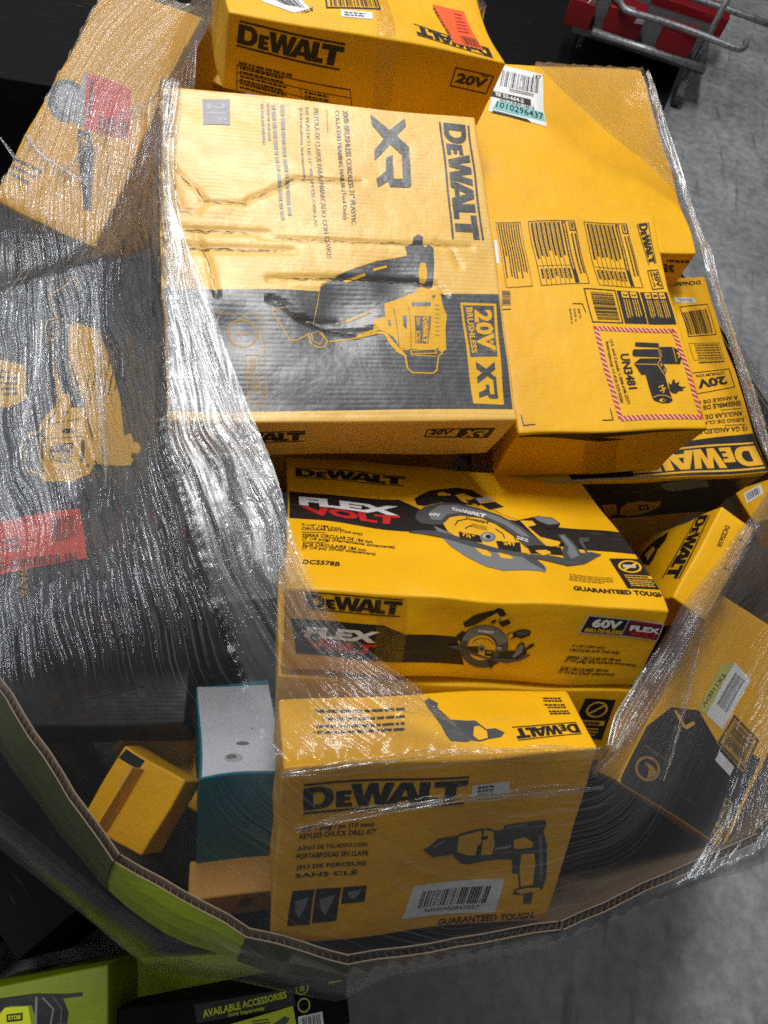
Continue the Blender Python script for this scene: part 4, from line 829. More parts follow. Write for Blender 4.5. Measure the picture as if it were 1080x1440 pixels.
for k, it in enumerate(gun):
    if len(it) == 3: big.append(('yel_print' if k == 0 else ('ink' if it[0] == 'ink_gloss' else 'yel_print'), it[1], [cGun(lp) for lp in it[2]]))
    else: big.append(('ink' if it[0] == 'ink_gloss' else 'yel_print', it[1], it[2], cGun(it[3])))
for k in range(7): big.append(('ink', 2, [cM((600 - k * 30, 520 + k * 20), (606 - k * 30, 520 + k * 20), (566 - k * 30, 700 + k * 20), (560 - k * 30, 700 + k * 20))]))
bk.prints('tool_drawing', T, big)
bk.prints('letter_emblem', T, [('yel_print', 1, XRL, cM((140, 35), (275, 30), (282, 128), (132, 142)))])
bk.prints('printed_panel', T, [('yel_print', 1, [cM((-40, 570), (120, 600), (125, 760), (40, 800), (-50, 790))]), ('ink', 2, words(5, 3, x0=.1, x1=.9, y0=.1, y1=.9), cM((-10, 600), (110, 615), (110, 750), (0, 770)))])
bk.prints('lower_logo', 'N', [('yel_dim', 1, LOGO, [(70, 880), (190, 856), (192, 872), (72, 896)])])
# --- yellow saw carton leaning at upper left
sw = Carton('saw_carton', 'long yellow saw carton with red-orange sticker leaning askew under film', 'carton', *POSE['saw'], M['yellow'], seed=43, amp=.002, group=ns)
sw.prints('saw_drawing', T, [('grey', 1, [c1(*ell(340, 300, 95, 105, 26))]), ('grey_light', 2, [c1(*ell(345, 290, 60, 70, 22))]), ('grey_dark', 1, [c1((385, 440), (440, 445), (460, 560), (450, 640), (440, 840), (405, 835), (385, 600))]), ('yel_dim', 2, [c1((400, 475), (435, 478), (432, 530), (402, 525))])] + lines_item('grey_dark', 1, c1, ((530, 490), (525, 640), (510, 740)), 1))
os3 = sw.prints('red_sticker', T, [('grey_light', 2, [c1((425, 158), (442, 160), (420, 425), (372, 412))]), ('orange_red', 2, [c1((440, 160), (668, 240), (652, 500), (420, 440))])])
sw.prints('sticker_print', T, [('ink_brown', 3, barcode(71, 16), c1((500, 370), (655, 410), (645, 490), (495, 450))), ('ink', 3, words(1, 4, thick=.7), c1((475, 200), (455, 420), (435, 415), (455, 198)))], parent=os3)
sw.prints('printed_text', T, [('grey_dark', 1, words(3, 5, word=.1, thick=.4), c1((60, 560), (250, 660), (160, 745), (-20, 650)))])
sw.prints('model_lettering', T, [('grey_dark', 1, text('DE', .04), c1((40, 480), (110, 420), (130, 440), (60, 500)))])
# --- tilted black and yellow carton at lower right
xr = Carton('driver_carton', 'tilted black and yellow driver carton with white barcode label under film by the rim', 'carton', *POSE['xr'], M['yellow'], seed=47, group=ns)
xr.prints('printed_panel', T, [('ink', 0, [cR((60, 945), (20, 880), (200, 560), (370, 470), (530, 500), (640, 690), (790, 870), (840, 760), (890, 790), (660, 1310), (640, 1335), (575, 1328), (265, 1092))])])
xr.prints('tool_drawing', T, [('yel_print', 1, [cR((370, 440), (400, 400), (480, 340), (560, 400), (520, 470), (420, 470))]), ('yel_print', 1, [cR((380, 490), (395, 488), (450, 580), (500, 560), (510, 580), (460, 605), (435, 590))])])
xr.prints('notice_symbol', T, [('yel_dim', 1, ring(.5, .5, .5, .10), cR((155, 765), (300, 765), (300, 925), (155, 925)))] + [('yel_dim', 1, [cR((215, 800), (260, 830), (290, 880), (220, 910), (235, 850))])] + lines_item('yel_dim', 1, cR, ((215, 695), (358, 803), (335, 850)), .9))
xl = xr.prints('barcode_label', T, [('white', 2, [cR((735, 222), (832, 322), (665, 614), (560, 515))]), ('pale_lime', 3, [cR((655, 245), (738, 224), (575, 528), (522, 500))])])
xr.prints('label_print', T, [('ink', 4, barcode(81, 16), cR((740, 285), (795, 325), (690, 520), (635, 470))), ('ink', 4, text('TX110DV', .02), cR((690, 300), (560, 490), (545, 470), (670, 285)))], parent=xl)
xr.prints('barcode_panel', T, [('yel_dim', 1, [cR((735, 525), (884, 680), (797, 866), (632, 690))]), ('ink', 2, frame(0, 0, 1, 1, .04, .05), cR((735, 530), (880, 682), (797, 858), (640, 690))), ('ink_brown', 2, barcode(83, 12, (.15, .15, .85, .85)), cR((880, 682), (797, 858), (640, 690), (735, 530)))])
xr.prints('date_sticker', T, [('white', 2, [cR((652, 740), (738, 835), (712, 888), (622, 788))])])
xr.prints('voltage_badge', T, [('yel_dim', 1, [cR((690, 1016), (733, 1050), (632, 1334), (576, 1300))]), ('ink', 2, [cR((690, 1030), (722, 1052), (668, 1200), (630, 1160))]), ('yel_dim', 3, text('20V', .05), cR((662, 1165), (705, 1060), (690, 1045), (645, 1145))), ('ink', 2, XRL, cR((612, 1310), (650, 1210), (622, 1190), (585, 1290)))])
# --- jigsaw carton standing on edge
dj = Carton('jigsaw_carton', 'narrow yellow carton standing on edge beside the circular saw cartons, half under gathered film', 'carton', *POSE['dcs565'], M['yellow'], seed=53, group=ns)
dj.prints('logo_lettering', 'L', [('ink', 1, LOGO, cH((858, 176), (738, 416), (672, 416), (806, 180)))])
dj.prints('printed_panel', 'L', [('ink', 0, [cH((590, 325), (640, 270), (700, 232), (690, 262), (660, 300), (645, 335), (625, 362), (600, 350))]), ('yel_print', 1, [cH((610, 320), (640, 288), (650, 298), (622, 338))])])
dj.prints('model_number', T, [('ink', 1, text('DCS565B', .02), cH((930, 222), (895, 298), (878, 290), (912, 215)))])
dj.prints('notice_panel', T, [('ink_brown', 1, frame(0, 0, 1, 1, .05, .05), cH((985, 270), (925, 390), (903, 380), (962, 262)))])
# --- small cartons deep in the box
tl = Carton('white_teal_carton', 'soiled white and teal carton standing beside the corded drill carton', 'carton', *POSE['teal'], M['teal'], seed=59, group=ns)
tl.prints('white_lid', T, [('white_soiled', 0, [[(270, 955), (420, 965), (420, 1092), (284, 1096)]]), ('grey', 1, [cL(*ell(838, 178, 20, 9, 14))]), ('grey_light', 1, [cL(*ell(845, 182, 34, 16, 16))]), ('grey', 2, [cL(*ell(880, 130, 24, 7, 14))]), ('aqua', 1, [cK((880, 640), (930, 632), (940, 660), (895, 672))])])
sm = Carton('small_open_carton', 'small yellow carton with folded flaps tumbled deep in the box corner', 'carton', *POSE['small'], M['yellow'], seed=61, group=ns)
sm.prints('printed_band', T, [('ink', 0, [cL((430, 165), (460, 130), (545, 155), (510, 208))])])
d = sm.d; mesh_obj('side_flap', [(-.01, -d[1] * .95, d[2] + .002), (-.006, d[1] * .75, d[2] + .002), (-d[0] * .2, d[1] * .75, d[2] + .035), (-d[0] * .25, -d[1] * .95, d[2] + .035),
    (-.013, -d[1] * .95, d[2] + .002), (-.009, d[1] * .75, d[2] + .002), (-d[0] * .25 - .002, d[1] * .75, d[2] + .036), (-d[0] * .3 - .002, -d[1] * .95, d[2] + .036)],
    [(0, 1, 2, 3), (7, 6, 5, 4), (0, 4, 5, 1), (1, 5, 6, 2), (2, 6, 7, 3), (3, 7, 4, 0)], M['yellow'], sm.root)
bw = Carton('brown_carton', 'small orange-brown carton wedged below the white and teal carton', 'carton', *POSE['brown'], M['brown'], seed=67, group=ns)
bw.prints('stamp', 'N', [('ink_brown', 1, rect(0, 0, 1, 1), [(335, 1262), (352, 1260), (346, 1272), (330, 1274)])])
th = Carton('narrow_carton', 'narrow yellow carton end tucked between the leaning saw carton and heap', 'carton', *POSE['thin'], M['yellow'], seed=71, group=ns)
th.prints('printed_band', T, [('ink', 0, [[(297, 66), (301, 68), (272, 116), (268, 114)]])])
lb = Carton('label_carton', 'small yellow carton with white barcode label behind the narrow jigsaw carton', 'carton', *POSE['label'], M['yellow'], seed=73, group=ns)
lq = cW((985, 262), (1050, 228), (1065, 262), (1000, 300))
lb.prints('barcode_label', T, [('white', 1, rect(0, 0, 1, 1), lq), ('ink', 2, barcode(91, 14, (.1, .15, .9, .85)), lq)])
# --- lower layers showing in the gaps
low = [('black_tool_carton', 'dark carton in the shade below the wide black tool carton', 'black_card', (-.40, .27, -1.20), (.05, -.05, .30), (.36, .26, .16)),
       ('tool_carton', 'yellow carton edge showing behind the small open carton', 'yellow', (-.20, .20, -1.32), (.1, .1, -.3), (.20, .16, .10)),
       ('brown_carton', 'dark brown carton deep below the white and teal carton', 'dark_brown', (-.15, .36, -1.42), (0, .05, .42), (.26, .30, .14)),
       ('tool_carton', 'yellow carton supporting the lower circular saw carton', 'yellow', (.20, .42, -1.20), (-.30, 0, .3), (.40, .30, .18)),
       ('tool_carton', 'yellow carton supporting the upside-down lettered carton', 'yellow', (.30, .95, -1.17), (.12, -.06, .37), (.42, .40, .19)),
       ('tool_carton', 'yellow carton filling the middle beneath the nailer carton', 'yellow', (-.18, .86, -1.03), (.1, .05, .40), (.42, .42, .20)),
       ('tool_carton', 'black carton filling the space beneath the plain yellow carton', 'black_card', (.02, 1.18, -1.05), (0, 0, .35), (.46, .22, .30)),
       ('tool_carton', 'black carton propping the leaning yellow saw carton', 'black_card', (-.55, 1.15, -1.14), (0, 0, .1), (.30, .46, .30)),
       ('tool_carton', 'black carton propping the tilted driver carton from below', 'black_card', (.56, .52, -1.32), (.1, .05, -.2), (.20, .40, .26)),
       ('tool_carton', 'black carton underneath the leaning corded drill carton', 'black_card', (.22, .17, -1.30), (-.1, 0, .3), (.34, .20, .26))]
lowc = []
for i, (nm, lab, mt, loc, rv, dm) in enumerate(low):
    lowc.append(Carton(nm, lab, 'carton', loc, rv, dm, M[mt], seed=80 + i, group=ns, cell=.04))

lowc[0].prints('printed_text', 'T', [('dark_brown', 1, LOGO, [(60, 960), (200, 930), (205, 965), (64, 996)]), ('dark_brown', 1, words(3, 5), [(70, 1010), (170, 990), (174, 1025), (74, 1045)])])
tp.prints('packing_tape', 'N', [('tape', 3, [[(531, 62), (557, 66), (548, 165), (523, 160)]])])
tp.prints('packing_tape', 'T', [('tape', 3, [[(531, 62), (557, 66), (540, -40), (520, -40)]])])
un.prints('packing_tape', 'N', [('tape', 3, [cE((470, 1040), (640, 1030), (600, 1240), (450, 1250))])])
fx.prints('packing_tape', 'N', [('tape', 3, [cG((430, 575), (560, 583), (548, 960), (425, 950))])])

# ------------------------------------------------------------------ clear stretch film drawn over the heap, torn open in the middle
def film_mat():
    m = bpy.data.materials.new('clear_stretch_film'); m.use_nodes = True
    nt = m.node_tree; L = nt.links; nt.nodes.remove(nt.nodes['Principled BSDF']); out = nt.nodes['Material Output']
    uv = N(nt, 'ShaderNodeUVMap', uv_map='stretch')
    tc = N(nt, 'ShaderNodeTexCoord')
    ck = N(nt, 'ShaderNodeAttribute', attribute_name='crinkle')
    def streak(su, sv, detail, dist, amp, prev, rough=0.55):
        mp = N(nt, 'ShaderNodeMapping'); mp.inputs['Scale'].default_value = (su, sv, 1); L.new(uv.outputs[0], mp.inputs['Vector'])
        n = N(nt, 'ShaderNodeTexNoise', Scale=1.0, Detail=detail, Roughness=rough, Distortion=dist); L.new(mp.outputs[0], n.inputs['Vector'])
        b = N(nt, 'ShaderNodeBump', Distance=amp); L.new(n.outputs['Fac'], b.inputs['Height']); L.new(ck.outputs['Fac'], b.inputs['Strength'])
        if prev: L.new(prev.outputs[0], b.inputs['Normal'])
        return b
    b0 = b = streak(5, 45, 2, 0.3, 0.0050, None)
    b = streak(8, 175, 1, 0.15, 0.0044, b)
    b = streak(20, 340, 0, 0.0, 0.0015, b)
    cr = N(nt, 'ShaderNodeTexNoise', Scale=34.0, Detail=3.0, Roughness=0.6, Distortion=0.8); L.new(tc.outputs['Object'], cr.inputs['Vector'])
    b2 = N(nt, 'ShaderNodeBump', Distance=0.0018); L.new(cr.outputs['Fac'], b2.inputs['Height']); L.new(ck.outputs['Fac'], b2.inputs['Strength']); L.new(b.outputs[0], b2.inputs['Normal'])
    at = N(nt, 'ShaderNodeAttribute', attribute_name='layers')
    fr = N(nt, 'ShaderNodeFresnel', IOR=1.5); L.new(b2.outputs[0], fr.inputs['Normal'])
    f1 = N(nt, 'ShaderNodeMath', operation='MULTIPLY'); L.new(fr.outputs[0], f1.inputs[0]); L.new(at.outputs['Fac'], f1.inputs[1])
    f2 = N(nt, 'ShaderNodeMath', operation='MULTIPLY'); L.new(f1.outputs[0], f2.inputs[0]); f2.inputs[1].default_value = 2.6
    f3 = N(nt, 'ShaderNodeMath', operation='MINIMUM'); L.new(f2.outputs[0], f3.inputs[0]); f3.inputs[1].default_value = 0.30
    tr = N(nt, 'ShaderNodeBsdfTransparent'); tr.inputs[0].default_value = (0.975, 0.978, 0.98, 1)
    gl = N(nt, 'ShaderNodeBsdfGlossy'); gl.inputs['Roughness'].default_value = 0.10; gl.inputs[0].default_value = (0.95, 0.97, 1, 1); L.new(b2.outputs[0], gl.inputs['Normal'])
    g2 = N(nt, 'ShaderNodeBsdfGlossy'); g2.inputs['Roughness'].default_value = 0.38; g2.inputs[0].default_value = (0.95, 0.97, 1, 1); L.new(b0.outputs[0], g2.inputs['Normal'])
    gm = N(nt, 'ShaderNodeMixShader'); gm.inputs[0].default_value = 0.30; L.new(gl.outputs[0], gm.inputs[1]); L.new(g2.outputs[0], gm.inputs[2])
    df = N(nt, 'ShaderNodeBsdfDiffuse'); df.inputs[0].default_value = (0.75, 0.78, 0.82, 1)
    tl = N(nt, 'ShaderNodeBsdfTranslucent'); tl.inputs[0].default_value = (0.75, 0.78, 0.82, 1)
    hz = N(nt, 'ShaderNodeMixShader'); hz.inputs[0].default_value = 0.5; L.new(df.outputs[0], hz.inputs[1]); L.new(tl.outputs[0], hz.inputs[2])
    # cloudiness of the stretched plastic itself, in streaks
    mp = N(nt, 'ShaderNodeMapping'); mp.inputs['Scale'].default_value = (7, 90, 1); L.new(uv.outputs[0], mp.inputs['Vector'])
    cn = N(nt, 'ShaderNodeTexNoise', Scale=1.0, Detail=4.0, Roughness=0.7); L.new(mp.outputs[0], cn.inputs['Vector'])
    cm = N(nt, 'ShaderNodeMapRange'); cm.inputs[1].default_value = 0.4; cm.inputs[2].default_value = 0.8; cm.inputs[3].default_value = 0.0; cm.inputs[4].default_value = 0.045; L.new(cn.outputs['Fac'], cm.inputs[0])
    c5 = N(nt, 'ShaderNodeMath', operation='MULTIPLY_ADD'); L.new(cm.outputs[0], c5.inputs[0]); L.new(ck.outputs['Fac'], c5.inputs[1]); c5.inputs[2].default_value = 0.008
    cl = N(nt, 'ShaderNodeMath', operation='MULTIPLY'); L.new(c5.outputs[0], cl.inputs[0]); L.new(at.outputs['Fac'], cl.inputs[1]); cl.use_clamp = True
    m1 = N(nt, 'ShaderNodeMixShader'); L.new(cl.outputs[0], m1.inputs[0]); L.new(tr.outputs[0], m1.inputs[1]); L.new(hz.outputs[0], m1.inputs[2])
    m2 = N(nt, 'ShaderNodeMixShader'); L.new(f3.outputs[0], m2.inputs[0]); L.new(m1.outputs[0], m2.inputs[1]); L.new(gm.outputs[0], m2.inputs[2])
    L.new(m2.outputs[0], out.inputs['Surface'])
    return m
M['film'] = film_mat()

def vnoise(u, v, seed):
    rs = np.random.RandomState(seed); G = rs.rand(257, 257)
    u = np.asarray(u); v = np.asarray(v); i = np.floor(u).astype(int); j = np.floor(v).astype(int); fu = u - i; fv = v - j
    fu = fu * fu * (3 - 2 * fu); fv = fv * fv * (3 - 2 * fv); a = lambda p, q: G[p % 257, q % 257]
    return (a(i, j) * (1 - fu) + a(i + 1, j) * fu) * (1 - fv) + (a(i, j + 1) * (1 - fu) + a(i + 1, j + 1) * fu) * fv

heap = [nl, ub, un, pl, tp, dc, fx, f2, dr, bk, sw, xr, dj, tl, sm, bw, th, lb] + lowc
# membrane over the heap: lowest taut surface above every carton and the rim
H = 0.008
gx = np.arange(CEN[0] - 0.98, CEN[0] + 0.98, H); gy = np.arange(CEN[1] - 0.98, CEN[1] + 1.06, H)
GX, GY = np.meshgrid(gx, gy, indexing='ij')
OB = np.full(GX.shape, -9.0)
for c in heap:
    o = np.stack([GX - c.loc[0], GY - c.loc[1], np.zeros_like(GX)], -1) @ c.R; dz = c.R.T @ np.array([0, 0, 1.0])
    t0 = np.full(GX.shape, -9.0); t1 = np.full(GX.shape, 9.0)
    for k in range(3):
        a = (-c.d[k] - o[..., k]) / (dz[k] if abs(dz[k]) > 1e-9 else 1e-9); b = (c.d[k] - o[..., k]) / (dz[k] if abs(dz[k]) > 1e-9 else 1e-9)
        t0 = np.maximum(t0, np.minimum(a, b)); t1 = np.minimum(t1, np.maximum(a, b))
    OB = np.where(t1 > t0, np.maximum(OB, c.loc[2] + t1 + 0.006), OB)
def in_poly(X, Y, P):
    ins = np.zeros(np.shape(X), bool); n = len(P)
    for i in range(n):
        (x1, y1), (x2, y2) = P[i], P[(i + 1) % n]
        cnd = ((y1 > Y) != (y2 > Y)) & (X < (x2 - x1) * (Y - y1) / (y2 - y1 + 1e-12) + x1)
        ins ^= cnd
    return ins
def seg_dist(X, Y, P, closed=True):
    best = np.full(np.shape(X), 9.0); par = np.zeros(np.shape(X)); nrst = np.zeros(np.shape(X) + (2,)); acc = 0.0
    n = len(P)
    for i in range(n if closed else n - 1):
        a = np.array(P[i]); b = np.array(P[(i + 1) % n]); ab = b - a; l = np.linalg.norm(ab)
        t = np.clip(((X - a[0]) * ab[0] + (Y - a[1]) * ab[1]) / (l * l + 1e-12), 0, 1)
        qx = a[0] + t * ab[0]; qy = a[1] + t * ab[1]; dd = np.hypot(X - qx, Y - qy); m = dd < best
        best = np.where(m, dd, best); par = np.where(m, acc + t * l, par); nrst[..., 0] = np.where(m, qx, nrst[..., 0]); nrst[..., 1] = np.where(m, qy, nrst[..., 1]); acc += l
    return best, par, nrst
# outline of the film: the rim, or the cartons that overhang it
hp = [tuple(p) for p in RIM]
for c in heap:
    for sx in (-1, 1):
        for sy in (-1, 1):
            for sz in (-1, 1): hp.append(tuple((c.loc + c.R @ (np.array([sx, sy, sz]) * c.d))[:2]))
hp = sorted(set(hp))
def hull(pts):
    def half(ps):
        h = []
        for p in ps:
            while len(h) > 1 and (h[-1][0] - h[-2][0]) * (p[1] - h[-2][1]) - (h[-1][1] - h[-2][1]) * (p[0] - h[-2][0]) <= 0: h.pop()
            h.append(p)
        return h
    a = half(pts); b = half(pts[::-1]); return a[:-1] + b[:-1]
HU = np.array(hull(hp))
NT = 760
th_ = np.linspace(0, 2 * math.pi, NT, endpoint=False)
ROUT = np.zeros(NT)
for k, a in enumerate(th_):
    dv = np.array([math.cos(a), math.sin(a)]); best = 0
    for i in range(len(HU)):
        p, q = HU[i], HU[(i + 1) % len(HU)]; e = q - p; den = dv[0] * -e[1] + dv[1] * e[0]
        if abs(den) < 1e-9: continue
        w_ = p - CEN; t = (w_[0] * -e[1] + w_[1] * e[0]) / den; u = (dv[0] * w_[1] - dv[1] * w_[0]) / den
        if -1e-6 <= u <= 1 + 1e-6 and t > best: best = t
    ROUT[k] = best + 0.010
for _ in range(3): ROUT = np.maximum(ROUT, (np.roll(ROUT, 1) + np.roll(ROUT, -1) + ROUT) / 3)
ANG = (np.arctan2(GY - CEN[1], GX - CEN[0]) + 2 * math.pi) % (2 * math.pi)
RG = np.interp(ANG, np.append(th_, 2 * math.pi), np.append(ROUT, ROUT[0]))
inside = np.hypot(GX - CEN[0], GY - CEN[1]) < RG
rd, _, _ = seg_dist(GX, GY, RIM)
OB = np.where(rd < 0.014, np.maximum(OB, RIM_Z + 0.009), OB)
def corner(c, sx, sy, sz): return c.loc + c.R @ (np.array([sx, sy, sz]) * c.d)
def rope(A, B, wid=0.012):
    # film pulled taut in a straight line between two carton corners
    global OB
    ab = (B - A)[:2]; t = ((GX - A[0]) * ab[0] + (GY - A[1]) * ab[1]) / (ab @ ab); dd = np.hypot(GX - A[0] - t * ab[0], GY - A[1] - t * ab[1])
    OB = np.where((dd < wid) & (t > 0) & (t < 1), np.maximum(OB, A[2] + t * (B[2] - A[2]) + .004), OB)
n0, d0_, f0 = corner(nl, -1, -1, 1), corner(dr, -1, -1, 1), corner(fx, -1, -1, 1)
rope(n0, d0_); rope(n0, f0); rope(corner(dc, 1, -1, 1), corner(dr, 1, -1, 1)); rope(corner(pl, 1, 1, 1), corner(dc, 1, -1, 1)); rope(corner(pl, 1, -1, 1), corner(dc, 1, -1, 1)); rope(corner(dc, 1, -1, 1), corner(xr, -1, -1, 1) + np.array([0, 0, .03]))
Z = np.where(inside, np.maximum(OB, RIM_Z + 0.15), RIM_Z - 0.004)
lock = ~inside
XL, YL = GX - EYE[0], GY - EYE[1]
SAG = H * H / 4 * (17 * np.clip((-.27 - XL) / .1, 0, 1) * np.clip((YL - .26) / .12, 0, 1) + 8 * np.clip((XL - .40) / .1, 0, 1))     # slack film clings to the cartons at the sides
for it in range(1500):
    A = 0.25 * (np.roll(Z, 1, 0) + np.roll(Z, -1, 0) + np.roll(Z, 1, 1) + np.roll(Z, -1, 1))
    Z = np.where(lock, Z, np.maximum(OB, A - SAG))
def zf(x, y):
    u = np.clip((np.asarray(x) - gx[0]) / H, 0, len(gx) - 2.001); v = np.clip((np.asarray(y) - gy[0]) / H, 0, len(gy) - 2.001)
    i = u.astype(int); j = v.astype(int); fu = u - i; fv = v - j
    return (Z[i, j] * (1 - fu) + Z[i + 1, j] * fu) * (1 - fv) + (Z[i, j + 1] * (1 - fu) + Z[i + 1, j + 1] * fu) * fv
def on_film(px):
    d = ray(px); ts = np.linspace(0.55, 3.0, 1600); P = EYE + ts[:, None] * d
    hit = np.nonzero(P[:, 2] < zf(P[:, 0], P[:, 1]))[0]
    return P[hit[0]] if len(hit) else at_z(px, RIM_Z)
def smooth_px(pts, n=6):
    P = np.array(pts, float); out = []
    for i in range(len(P)):
        p0, p1, p2, p3 = P[i - 1], P[i], P[(i + 1) % len(P)], P[(i + 2) % len(P)]
        for k in range(n):
            t = k / n; out.append(0.5 * ((2 * p1) + (p2 - p0) * t + (2 * p0 - 5 * p1 + 4 * p2 - p3) * t * t + (3 * p1 - p0 - 3 * p2 + p3) * t ** 3))
    return out
hole_px = [(318, -40), (306, 10), (285, 62), (246, 118), (237, 180), (240, 260), (262, 345), (300, 450), (345, 565), (385, 662), (412, 760), (440, 845), (486, 905), (556, 955), (625, 1008), (672, 1046), (740, 1054), (846, 1050),
           (880, 990), (925, 915), (965, 855), (1010, 795), (1050, 735), (1078, 690), (1076, 640), (1045, 535), (1012, 430), (978, 335), (955, 282), (909, 233), (862, 198), (808, 148), (753, 93), (699, 39), (672, 0), (640, -60), (480, -90)]
HOLE = np.array([on_film(p)[:2] for p in smooth_px(hole_px, 5)])
NR = 135
rho = np.linspace(0.02, 1.0, NR)
PX = CEN[0] + np.outer(rho, ROUT * np.cos(th_)); PY = CEN[1] + np.outer(rho, ROUT * np.sin(th_))
hin = in_poly(PX, PY, HOLE)
HD, HS, HN = seg_dist(PX, PY, HOLE)
SX = np.where(hin, HN[..., 0], PX); SY = np.where(hin, HN[..., 1], PY); TD = np.where(hin, 0, HD)
XC = SX - EYE[0]; YC = SY - EYE[1]
TW = TD + 0.05 * (vnoise(SX * 5 + 40, SY * 5 + 40, 12) - .5) + 0.016 * (vnoise(SX * 17 + 40, SY * 17 + 40, 13) - .5)     # streaks wander a little
sm01 = lambda x: np.clip(x, 0, 1) ** 2 * (3 - 2 * np.clip(x, 0, 1))
LM = sm01((0.05 - XC) / 0.24) * sm01((YC - 0.13) / 0.22)                # the tightly drawn left side
RM = sm01((XC - 0.36) / 0.15); BM = sm01((0.26 - YC) / 0.14) * sm01((XC + 0.06) / 0.08)    # right side, and over the near cartons
lay = 0.75 + 1.8 * LM + 0.9 * RM + 0.9 * BM + 0.25 * np.exp(-TD / 0.05) + 0.5 * vnoise(HS * 3, TD * 16, 3) + 1.6 * LM * np.clip(vnoise(HS * 3.5 + 3, TD * 9, 8) - .45, 0, 1)
CKV = np.clip(0.11 + 1.7 * LM + 0.5 * RM * sm01((YC - 0.22) / 0.2) + 0.10 * BM + 0.45 * np.exp(-TD / 0.05), 0, 1.8)
wr = 0.0035 * vnoise(HS * 7, TD * 55, 1) + 0.0015 * vnoise(HS * 14, TD * 85, 2)
SZ = zf(SX, SY) + 0.003 + wr * CKV * np.clip((1.0 - rho[:, None]) * 12, 0, 1)
# skirt: the film goes over the rim and hugs the outside of the box
KS = 16
zz = -np.linspace(0, 0.34, KS + 1)[1:]
sk = []
for r_i, z in enumerate(zz):
    q = r_i / KS
    bx = np.interp(-z, -zs, prof)
    ang_b = np.array([bulge[int(np.argmin([abs(((math.atan2(*(((RIM[i] + RIM[(i + 1) % n_r]) / 2 - CEN)[::-1])) - a + math.pi) % (2 * math.pi)) - math.pi) for i in range(n_r)]))] for a in th_]) if r_i == 0 else ang_b
    if r_i == 0:
        for _ in range(14): ang_b = (np.roll(ang_b, 1) + ang_b + np.roll(ang_b, -1)) / 3
    R2 = ROUT + bx * ang_b * 1.18 + 0.004 + 0.006 * q * (vnoise(th_ * 9 + q, np.full(NT, q * 5), 5) - .3)
    sk.append((CEN[0] + R2 * np.cos(th_), CEN[1] + R2 * np.sin(th_), np.full(NT, RIM_Z - 0.004) + z))
V = np.stack([SX.ravel(), SY.ravel(), SZ.ravel()], 1); base = len(V)
rr_, kk_ = np.meshgrid(np.arange(NR - 1), np.arange(NT), indexing='ij')
k2 = (kk_ + 1) % NT
Fq = np.stack([rr_ * NT + kk_, (rr_ + 1) * NT + kk_, (rr_ + 1) * NT + k2, rr_ * NT + k2], -1).reshape(-1, 4)
hf = hin.ravel()
Fq = Fq[~(hf[Fq].all(axis=1))]
film = link('plastic_film', None, None, 'clear crinkled stretch film stretched over the heap, torn open in the middle', 'film')
film.location = (CEN[0], CEN[1], RIM_Z)
OFF = np.array([CEN[0], CEN[1], RIM_Z])
def film_mesh(name, V, F, UV, LAY, smooth=True, parent=None, crinkle=None):
    CK0 = None if crinkle is None else np.broadcast_to(np.asarray(crinkle, float), (len(V),))
    used = np.unique(F); remap = -np.ones(len(V), int); remap[used] = np.arange(len(used))
    V = V[used]; UV = UV[used]; LAY = LAY[used]; CK0 = None if CK0 is None else CK0[used]; F = remap[F]
    me = bpy.data.meshes.new(name); me.from_pydata((V - OFF).tolist(), [], F.tolist()); me.materials.append(M['film'])
    ul = me.uv_layers.new(name='stretch'); li = np.zeros(len(me.loops), dtype=np.int32); me.loops.foreach_get('vertex_index', li)
    ul.data.foreach_set('uv', UV[li].astype(np.float32).ravel())
    ckv = CK0 if CK0 is not None else np.full(len(V), 0.5)
    a = me.attributes.new('crinkle', 'FLOAT', 'POINT'); a.data.foreach_set('value', ckv.astype(np.float32))
    a = me.attributes.new('layers', 'FLOAT', 'POINT'); a.data.foreach_set('value', LAY.astype(np.float32))
    me.polygons.foreach_set('use_smooth', np.full(len(me.polygons), smooth)); me.update()
    return link(name, me, parent or film)
film_mesh('film_sheet', V, Fq, np.stack([HS.ravel(), TW.ravel()], 1), lay.ravel(), crinkle=CKV.ravel())
sV = np.concatenate([np.stack([PX[-1], PY[-1], SZ[-1]], 1)] + [np.stack(s, 1) for s in sk])
rr_, kk_ = np.meshgrid(np.arange(KS), np.arange(NT), indexing='ij'); k2 = (kk_ + 1) % NT
sF = np.stack([rr_ * NT + kk_, (rr_ + 1) * NT + kk_, (rr_ + 1) * NT + k2, rr_ * NT + k2], -1).reshape(-1, 4)
arc = np.concatenate([[0], np.cumsum(np.hypot(np.diff(PX[-1]), np.diff(PY[-1])))])
sUV = np.concatenate([np.stack([arc, np.full(NT, 1.0 + r * 0.02)], 1) for r in range(KS + 1)])
film_mesh('film_skirt', sV, sF, sUV, np.full(len(sV), 0.3), crinkle=0.12)
